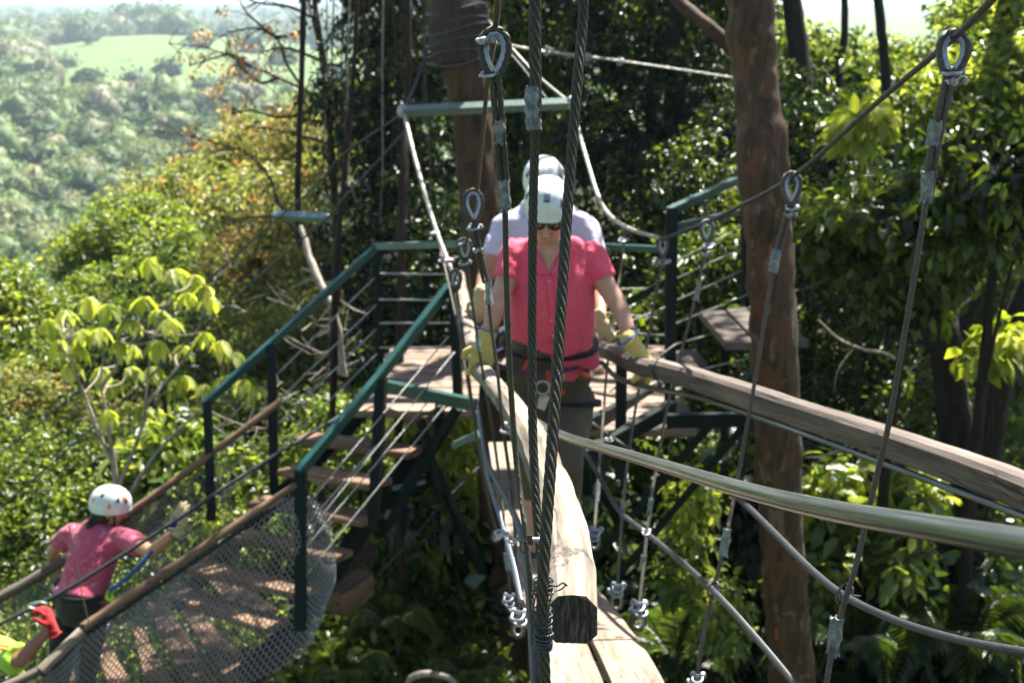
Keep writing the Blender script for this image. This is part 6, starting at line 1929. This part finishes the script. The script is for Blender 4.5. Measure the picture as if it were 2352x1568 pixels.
for (x, y) in tips:
    D = 9.0 + rr.uniform(-0.5, 0.5)
    tip = P(x, y-8, D)
    cand = [q for q in samples if q.z < tip.z - 0.06] or samples
    root_ = min(cand, key=lambda q: (q-tip).length)
    mid = root_.lerp(tip, 0.55) + Vector((rr.uniform(-.04, .04), 0, rr.uniform(-.06, .01)))
    limbs.append(([root_, mid, tip], [0.007, 0.005, 0.0035]))
    k = rr.randint(6, 8)
    a0 = rr.uniform(0, 6.28)
    for j in range(k):
        a = a0 + 2*math.pi*j/k + rr.uniform(-.2, .2)
        d = Vector((math.cos(a)*0.75, math.sin(a)*0.75, -0.65 + rr.uniform(-.3, .35)))
        nn = Vector((math.cos(a)*0.6, math.sin(a)*0.6, 0.8))
        pos.append(tuple(tip)); dr.append(tuple(d)); nr.append(tuple(nn))
        l = rr.uniform(0.12, 0.19); Ls.append(l); Ws.append(l*0.42); lv.append(rr.gauss(0.5, 0.25))
mainp = PL((275, 1240, 9.3), (268, 1120, 9.2), (250, 990, 9.15), (240, 930, 9.1))
trunk_mesh('trunk', mainp, [0.022, 0.019, 0.015, 0.009], 'bark_pale', o, 0.004, 9, 6, limbs)
leaf_mesh('crown', np.array(pos), np.array(dr), np.array(nr), np.array(Ls), np.array(Ws), np.array(lv), 'leaf_lime', o, big=True, droop=0.3)

o = thing('dry_bush', 'tangle of pale leafless twigs between the sapling and the upper handrail', 'bush', P(620, 1050, 11))
mb = MB(); rr = random.Random(77)
for k in range(46):
    x, y, D = rr.uniform(470, 800), rr.uniform(640, 1040), rr.uniform(10.3, 11.8)
    a = rr.uniform(-0.6, 0.9); l = rr.uniform(40, 130)
    p = [P(x, y, D), P(x+l*0.5*math.cos(a), y-l*0.5*math.sin(a)-rr.uniform(-6, 10), D+rr.uniform(-.2, .2)), P(x+l*math.cos(a), y-l*math.sin(a), D+rr.uniform(-.3, .3))]
    mb = MB(); mb.sweep(smooth(p, 4), [(math.cos(t_), math.sin(t_)) for t_ in np.linspace(0, 2*math.pi, 6)[:-1]], [0.006, 0.0045, 0.002], jitter=0.004)
    e = p[2]
    for q in range(2):
        f_ = smooth(p, 4)[rr.randint(3, 7)]; g_ = f_ + Vector((rr.uniform(-.18, .18), rr.uniform(-.2, .2), rr.uniform(-.08, .2)))
        mb.tube([f_, g_], [0.003, 0.0015], 5)
    mb.build('twig', M['bark_pale'], o)

# ---- bare tree with orange dead leaves over the valley
o = thing('tree', 'nearly bare tree with tufts of orange dead leaves against the valley', 'tree', P(770, 470, 13.0))
br = [((768, 420), (745, 240), (715, 215), (640, 180), (570, 150), (480, 112), (388, 100)), ((700, 208), (660, 150), (640, 95), (600, 60), (560, 20), (535, -40)), ((748, 250), (738, 130), (716, 40), (700, -40)),
      ((720, 40), (660, 15), (600, 8), (540, -10)), ((640, 178), (600, 190), (560, 160), (530, 120), (520, 80)), ((745, 240), (700, 260), (640, 270), (580, 255), (530, 262)),
      ((700, 70), (640, 85), (590, 65), (520, 75)), ((680, 500), (640, 470), (620, 410), (570, 355), (500, 330), (430, 312), (345, 300)), ((690, 560), (650, 505), (560, 500), (470, 520)),
      ((575, 152), (540, 130), (510, 128), (440, 150)), ((735, 140), (690, 120), (650, 110), (600, 120)), ((760, 330), (700, 315), (640, 300), (560, 290))]
limbs = []
cl = []
rr = random.Random(6)
for i, b in enumerate(br):
    pts = [P(x, y, 13.0 + 0.5*math.sin(i*1.7 + k*0.5)) for k, (x, y) in enumerate(b)]
    limbs.append((pts, [0.026 if i in (0, 2) else 0.019, 0.014, 0.006]))
    sm_ = smooth(pts, 5)
    for p in sm_[6:]:
        for q in range(2):
            if rr.random() < 0.62:
                e = p + Vector((rr.uniform(-.28, .28), rr.uniform(-.3, .3), rr.uniform(-.26, .2)))
                limbs.append(([p, p.lerp(e, 0.5)+Vector((0, 0, 0.03)), e], [0.006, 0.004, 0.002]))
                if rr.random() < 0.5: cl.append(tuple(e))
trunk_mesh('trunk', PL((775, 700, 13.2), (770, 470, 13.0), (745, 170, 13.0), (722, 0, 13), (715, -120, 13)), [0.045, 0.04, 0.032, 0.02], 'bark_brown', o, 0.01, 9, 6, limbs)
a = leaves_at(np.array(cl)[::2], 15, 0.10, 0.055, 0.5, 0.5, 0.3, 0.8, 0.4)
leaf_mesh('crown', *a[:5], a[5], 'leaf_orange', o)

# ---- understory that nobody could count: a deep bank of leaves behind everything
def stuff_bank(name, label, cat, pts, per, crad, L, mat, lvb, big=False, hang=0.4):
    a = leaves_at(pts, per, crad, L, 0.5, lvb, 0.2, hang)
    o = leaf_mesh(name, *a[:5], a[5], mat, None, big=big)
    tag(o, kind='stuff', label=label)

n = 5200
x = RNG.uniform(-2.2, 11.5, n); y = RNG.uniform(15, 22, n); z = RNG.uniform(-8.5, 5.5, n)
# the bank is a wooded bank: left limit leans, sky gap at the upper right
py_top = -0.4 - 0.02*(x-5)**2
az = x/y
keep = ~((az > 0.21) & (az < 0.37) & (z > -0.03*y - 0.35))
keep &= (x > -2.2 + 0.25*np.abs(pnoise(np.stack([x, y, z], 1), 1.2)))
keep &= (RNG.random(n) < 0.95) & ((az > -0.125) | (z < -1.8))
bp = np.stack([x, y, z], 1)[keep]
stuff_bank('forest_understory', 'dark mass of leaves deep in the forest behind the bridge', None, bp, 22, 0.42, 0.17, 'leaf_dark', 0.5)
n = 2600
x = RNG.uniform(-16, -1.5, n); y = RNG.uniform(12, 34, n)
z = np.array([ground(a_, b_) for a_, b_ in zip(x, y)]) + RNG.uniform(0.0, 1.8, n)
stuff_bank('slope_undergrowth', 'tangled undergrowth covering the left slope between the trees', None, np.stack([x, y, z], 1), 22, 0.45, 0.15, 'leaf_olive', 0.3)
n = 2600
x = RNG.uniform(-6, 8, n); y = RNG.uniform(6.5, 15, n)
z = np.array([ground(a_, b_) for a_, b_ in zip(x, y)]) + RNG.uniform(0.0, 0.9, n)
stuff_bank('ground_cover', 'low leafy ground cover under the bridge', None, np.stack([x, y, z], 1), 16, 0.3, 0.10, 'leaf_bright', 0.35, True)
# two tall trees with crowns out of view, added to shade the forest interior
for lab, c, sd_, nn in (('tall forest tree with an unseen high crown added for shade, in the middle', (1.6, 12.5, 3.6), (2.0, 1.7, 0.8), 85),
                    ('tall forest tree with an unseen high crown added for shade, to the right', (4.6, 11.0, 4.2), (1.8, 1.8, 0.8), 75)):
    cl = cluster_points([(np.array(c), 0, 0, *sd_)], nn, 0.4, c[0])
    oo = thing('tree', lab, 'tree', (c[0], c[1], ground(c[0], c[1])), TREES)
    trunk_mesh('trunk', [Vector((c[0]+.3, c[1]+1.5, ground(c[0], c[1]))), Vector((c[0]+.2, c[1]+1.2, -1)), Vector(c)], [0.16, 0.13, 0.08], 'bark_dark', oo, 0.02)
    a = leaves_at(cl, 44, 0.3, 0.12, 0.5, 0.4, 0.2)
    leaf_mesh('crown', *a[:5], a[5], 'leaf_dark', oo)

# ---- the valley
def valley(n, r0, r1, faces, fs, name, label, seedz, dens=0.0, az0=-0.48, az1=0.06, rad=(0.006, 0.015)):
    az = RNG.uniform(az0, az1, n); r = np.exp(RNG.uniform(math.log(r0), math.log(r1), n))
    x = r*np.sin(az); y = r*np.cos(az)
    p2 = np.stack([x, y, np.full(n, seedz)], 1)
    m = pnoise(p2, 0.011, 2.0) + 0.5*pnoise(p2, 0.03, 1.0)
    past = ((az > -0.36 + 0.03*m) & (az < -0.10) & (r > 380 + 70*m) & (r < 840 + 100*m)) & (RNG.random(len(r)) < 0.97)
    keep = (~past) & (m > dens - 0.8)
    x, y, r = x[keep], y[keep], r[keep]
    n = len(x)
    z = np.array([ground(a_, b_) for a_, b_ in zip(x, y)])
    R = np.clip(r*RNG.uniform(*rad, n), 1.1, 9); H = R*RNG.uniform(0.6, 1.25, n)
    base = RNG.random(n)**1.1
    c = np.stack([x, y, z + H*RNG.uniform(0.2, 1.1, n)], 1)
    crowns(name, c, R, H, base, r, faces, fs, None, label)

def crowns(name, c, R, H, base, r, faces, fs, parent, label=None, lname=None):
    """a solid lobed core per crown with leaf tufts standing on it"""
    n = len(c)
    bm = bmesh.new(); bmesh.ops.create_icosphere(bm, subdivisions=3 if n < 400 else 2, radius=1)
    bv = np.array([v.co[:] for v in bm.verts]); bf = np.array([[v.index for v in f.verts] for f in bm.faces]); bm.free()
    nv, nf = len(bv), len(bf)
    def lobes(u, ids):
        return 1 + 0.30*pnoise(u + ids[:, None]*0.7, 3.1) + 0.22*pnoise(u + ids[:, None]*1.3, 6.5) + 0.12*pnoise(u + ids[:, None], 12.0)
    ids = np.repeat(np.arange(n), nv)
    U = np.tile(bv, (n, 1))
    sc_ = np.stack([np.repeat(R, nv), np.repeat(R, nv), np.repeat(H, nv)], 1)
    V = np.repeat(c, nv, 0) + U*sc_*(lobes(U, ids)*0.84)[:, None]
    Fc_ = (bf[None] + (np.arange(n)*nv)[:, None, None]).reshape(-1, 3)
    ids2 = np.repeat(np.arange(n), faces)
    u = unit(RNG.normal(size=(n*faces, 3))); u[:, 2] = np.where(u[:, 2] < -0.5, -u[:, 2], u[:, 2])
    sc2 = np.stack([np.repeat(R, faces), np.repeat(R, faces), np.repeat(H, faces)], 1)
    p = np.repeat(c, faces, 0) + u*sc2*(lobes(u, ids2)*RNG.uniform(0.84, 1.08, n*faces))[:, None]
    nr = unit(u + RNG.normal(size=u.shape)*0.6); dr = unit(np.cross(nr, RNG.normal(size=u.shape)))
    L = np.repeat(r*fs, faces)*RNG.uniform(0.5, 1.4, n*faces)
    sd = np.cross(dr, nr)
    q = np.stack([p, p + dr*L[:, None]*0.5 + sd*L[:, None]*0.35, p + dr*L[:, None], p + dr*L[:, None]*0.5 - sd*L[:, None]*0.35], 1).reshape(-1, 3)
    nq = len(p)
    qf = (np.array([[0, 1, 2], [0, 2, 3]])[None] + (np.arange(nq)*4 + len(V))[:, None, None]).reshape(-1, 3)
    A = np.concatenate([V, q]); Fa = np.concatenate([Fc_, qf])
    me = bpy.data.meshes.new(name)
    me.vertices.add(len(A)); me.vertices.foreach_set('co', A.reshape(-1).astype(np.float32))
    me.loops.add(len(Fa)*3); me.loops.foreach_set('vertex_index', Fa.reshape(-1).astype(np.int32))
    me.polygons.add(len(Fa)); me.polygons.foreach_set('loop_start', (np.arange(len(Fa))*3).astype(np.int32))
    try: me.polygons.foreach_set('loop_total', np.full(len(Fa), 3, np.int32))
    except Exception: pass
    me.update(calc_edges=True)
    lv = np.concatenate([np.repeat(base, nv) + RNG.normal(size=n*nv)*0.03, np.repeat(np.repeat(base, faces) + RNG.normal(size=nq)*0.09, 4)])
    at = me.attributes.new('lv', 'FLOAT', 'POINT'); at.data.foreach_set('value', np.clip(lv, 0, 1).astype(np.float32))
    me.materials.append(M['leaf_far'])
    o = link_mesh(me, name, parent)
    if label: tag(o, kind='stuff', label=label)
    return o

valley(1500, 58, 190, 220, 0.0036, 'valley_woodland', 'wooded valley floor of rounded tree crowns below the slope', 1)
valley(3600, 170, 900, 90, 0.0032, 'distant_woodland', 'hazy woodland in the middle of the valley', 2)
valley(2600, 850, 4500, 80, 0.0024, 'far_woodland', 'pale blue woodland fading towards the plain', 3, rad=(0.003, 0.007))

# a few valley trees that stand out
def valley_tree(label, px, py, Rpx, Hpx, lvb, faces=1500, mat='leaf_far'):
    """px, py of the crown; its distance is where that line of sight meets the crown layer over the valley floor"""
    D = 60.0
    while D < 2500:
        c = P(px, py, D)
        if c.z < ground(c.x, c.y) + Rpx/FPX*D*0.6: break
        D *= 1.02
    c = np.array(c)
    R, H = Rpx*D/FPX, Hpx*D/FPX
    gz = ground(c[0], c[1])
    o = thing('tree', label, 'tree', (c[0], c[1], gz), 'trees that stand out in the valley')
    MB().tube([Vector((c[0], c[1], gz-0.5)), Vector((c[0], c[1], c[2]))], [R*0.07, R*0.04], 8).build('trunk', M['bark_dark'], o)
    crowns('crown', c[None, :], np.array([R]), np.array([H]), np.array([lvb]), np.array([D]), 2600, 0.0034, o)
for a_ in (('tall dark tree with a bright left side, middle of the valley', 100, 285, 40, 50, 0.08), ('dark narrow tree just right of the tall dark one in the valley', 150, 330, 24, 40, 0.05),
           ('flat topped dry grey green tree near the valley centre', 190, 225, 75, 26, 0.74), ('pale rounded dry crown right of the flat topped one', 345, 215, 50, 28, 0.82),
           ('long pale olive crown just above the slope', 300, 352, 90, 24, 0.72), ('bright green crown at the left edge below the pasture', 12, 235, 38, 30, 0.45),
           ('dark tree on the edge of the pasture', 205, 188, 30, 24, 0.10), ('small dark tree left of the pasture edge', 112, 180, 18, 24, 0.12),
           ('dark clump above the pasture near the horizon', 395, 62, 26, 22, 0.15), ('dark clump under the pasture behind the orange leaves', 505, 255, 34, 24, 0.12)):
    valley_tree(*a_)

bare('branch', 'pale curved dead branch at the bottom edge below the stairs', PL((930, 1590, 8.3), (945, 1556, 8.2), (985, 1546, 8.2), (1030, 1556, 8.2), (1055, 1580, 8.2)), [0.012, 0.02, 0.024, 0.02, 0.012], 'bark_pale', cat='branch', jit=0.006)
fp, fd, fn, fL, fv = [], [], [], [], []
rr = random.Random(31)
spots = [(988, 1052, 7.62), (800, 1124, 7.5), (735, 1285, 7.3), (905, 852, 8.4), (640, 1360, 7.3), (560, 1290, 7.5), (690, 1030, 7.9), (660, 1378, 7.25)]
for a_, b_ in treads:
    for k in range(3):
        t_ = rr.uniform(0.1, 0.95)
        p = P(*a_).lerp(P(*b_), t_) + Vector((0, rr.uniform(0.02, 0.2), 0.03)); fp.append(tuple(p))
for k in range(14): fp.append((rr.uniform(-0.9, -0.3), rr.uniform(7.4, 8.6), PZ+0.03))
for k in range(14): fp.append((rr.uniform(0.3, 1.0), rr.uniform(7.1, 8.4), PZ+0.012))
for p in fp:
    a = rr.uniform(0, 6.28); fd.append((math.cos(a), math.sin(a), 0.05)); fn.append((rr.uniform(-.3, .3), rr.uniform(-.3, .3), 1)); fL.append(rr.uniform(0.04, 0.085)); fv.append(rr.random())
fL = np.array(fL)
o = leaf_mesh('fallen_leaves', np.array(fp), np.array(fd), np.array(fn), fL, fL*0.55, np.array(fv)*0.6, 'leaf_orange', None, big=True, droop=-0.1)
tag(o, kind='stuff', label='dry orange leaves fallen on the treads and the platform boards')

# ------------------------------------------------------------------ haze: the air of the valley
HZ = 0.00030
t = bpy.data.materials.new('haze'); t.use_nodes = True
nt = t.node_tree
for n_ in list(nt.nodes): nt.nodes.remove(n_)
pv = nt.nodes.new('ShaderNodeVolumePrincipled'); out = nt.nodes.new('ShaderNodeOutputMaterial')
pv.inputs['Color'].default_value = (0.70, 0.88, 1.0, 1)
pv.inputs['Density'].default_value = HZ
pv.inputs['Anisotropy'].default_value = 0.3
nt.links.new(pv.outputs[0], out.inputs['Volume'])
mb = MB()
R_ = 30000
mb.box((0, 0, -35), (R_, 0, 0), (0, R_, 0), (0, 0, 55))
me = bpy.data.meshes.new('haze'); me.from_pydata(mb.v, [], mb.f)
bm = bmesh.new(); bm.from_mesh(me); bmesh.ops.recalc_face_normals(bm, faces=bm.faces); bm.to_mesh(me); bm.free()
me.materials.append(t)
o = link_mesh(me, 'haze'); tag(o, kind='stuff')
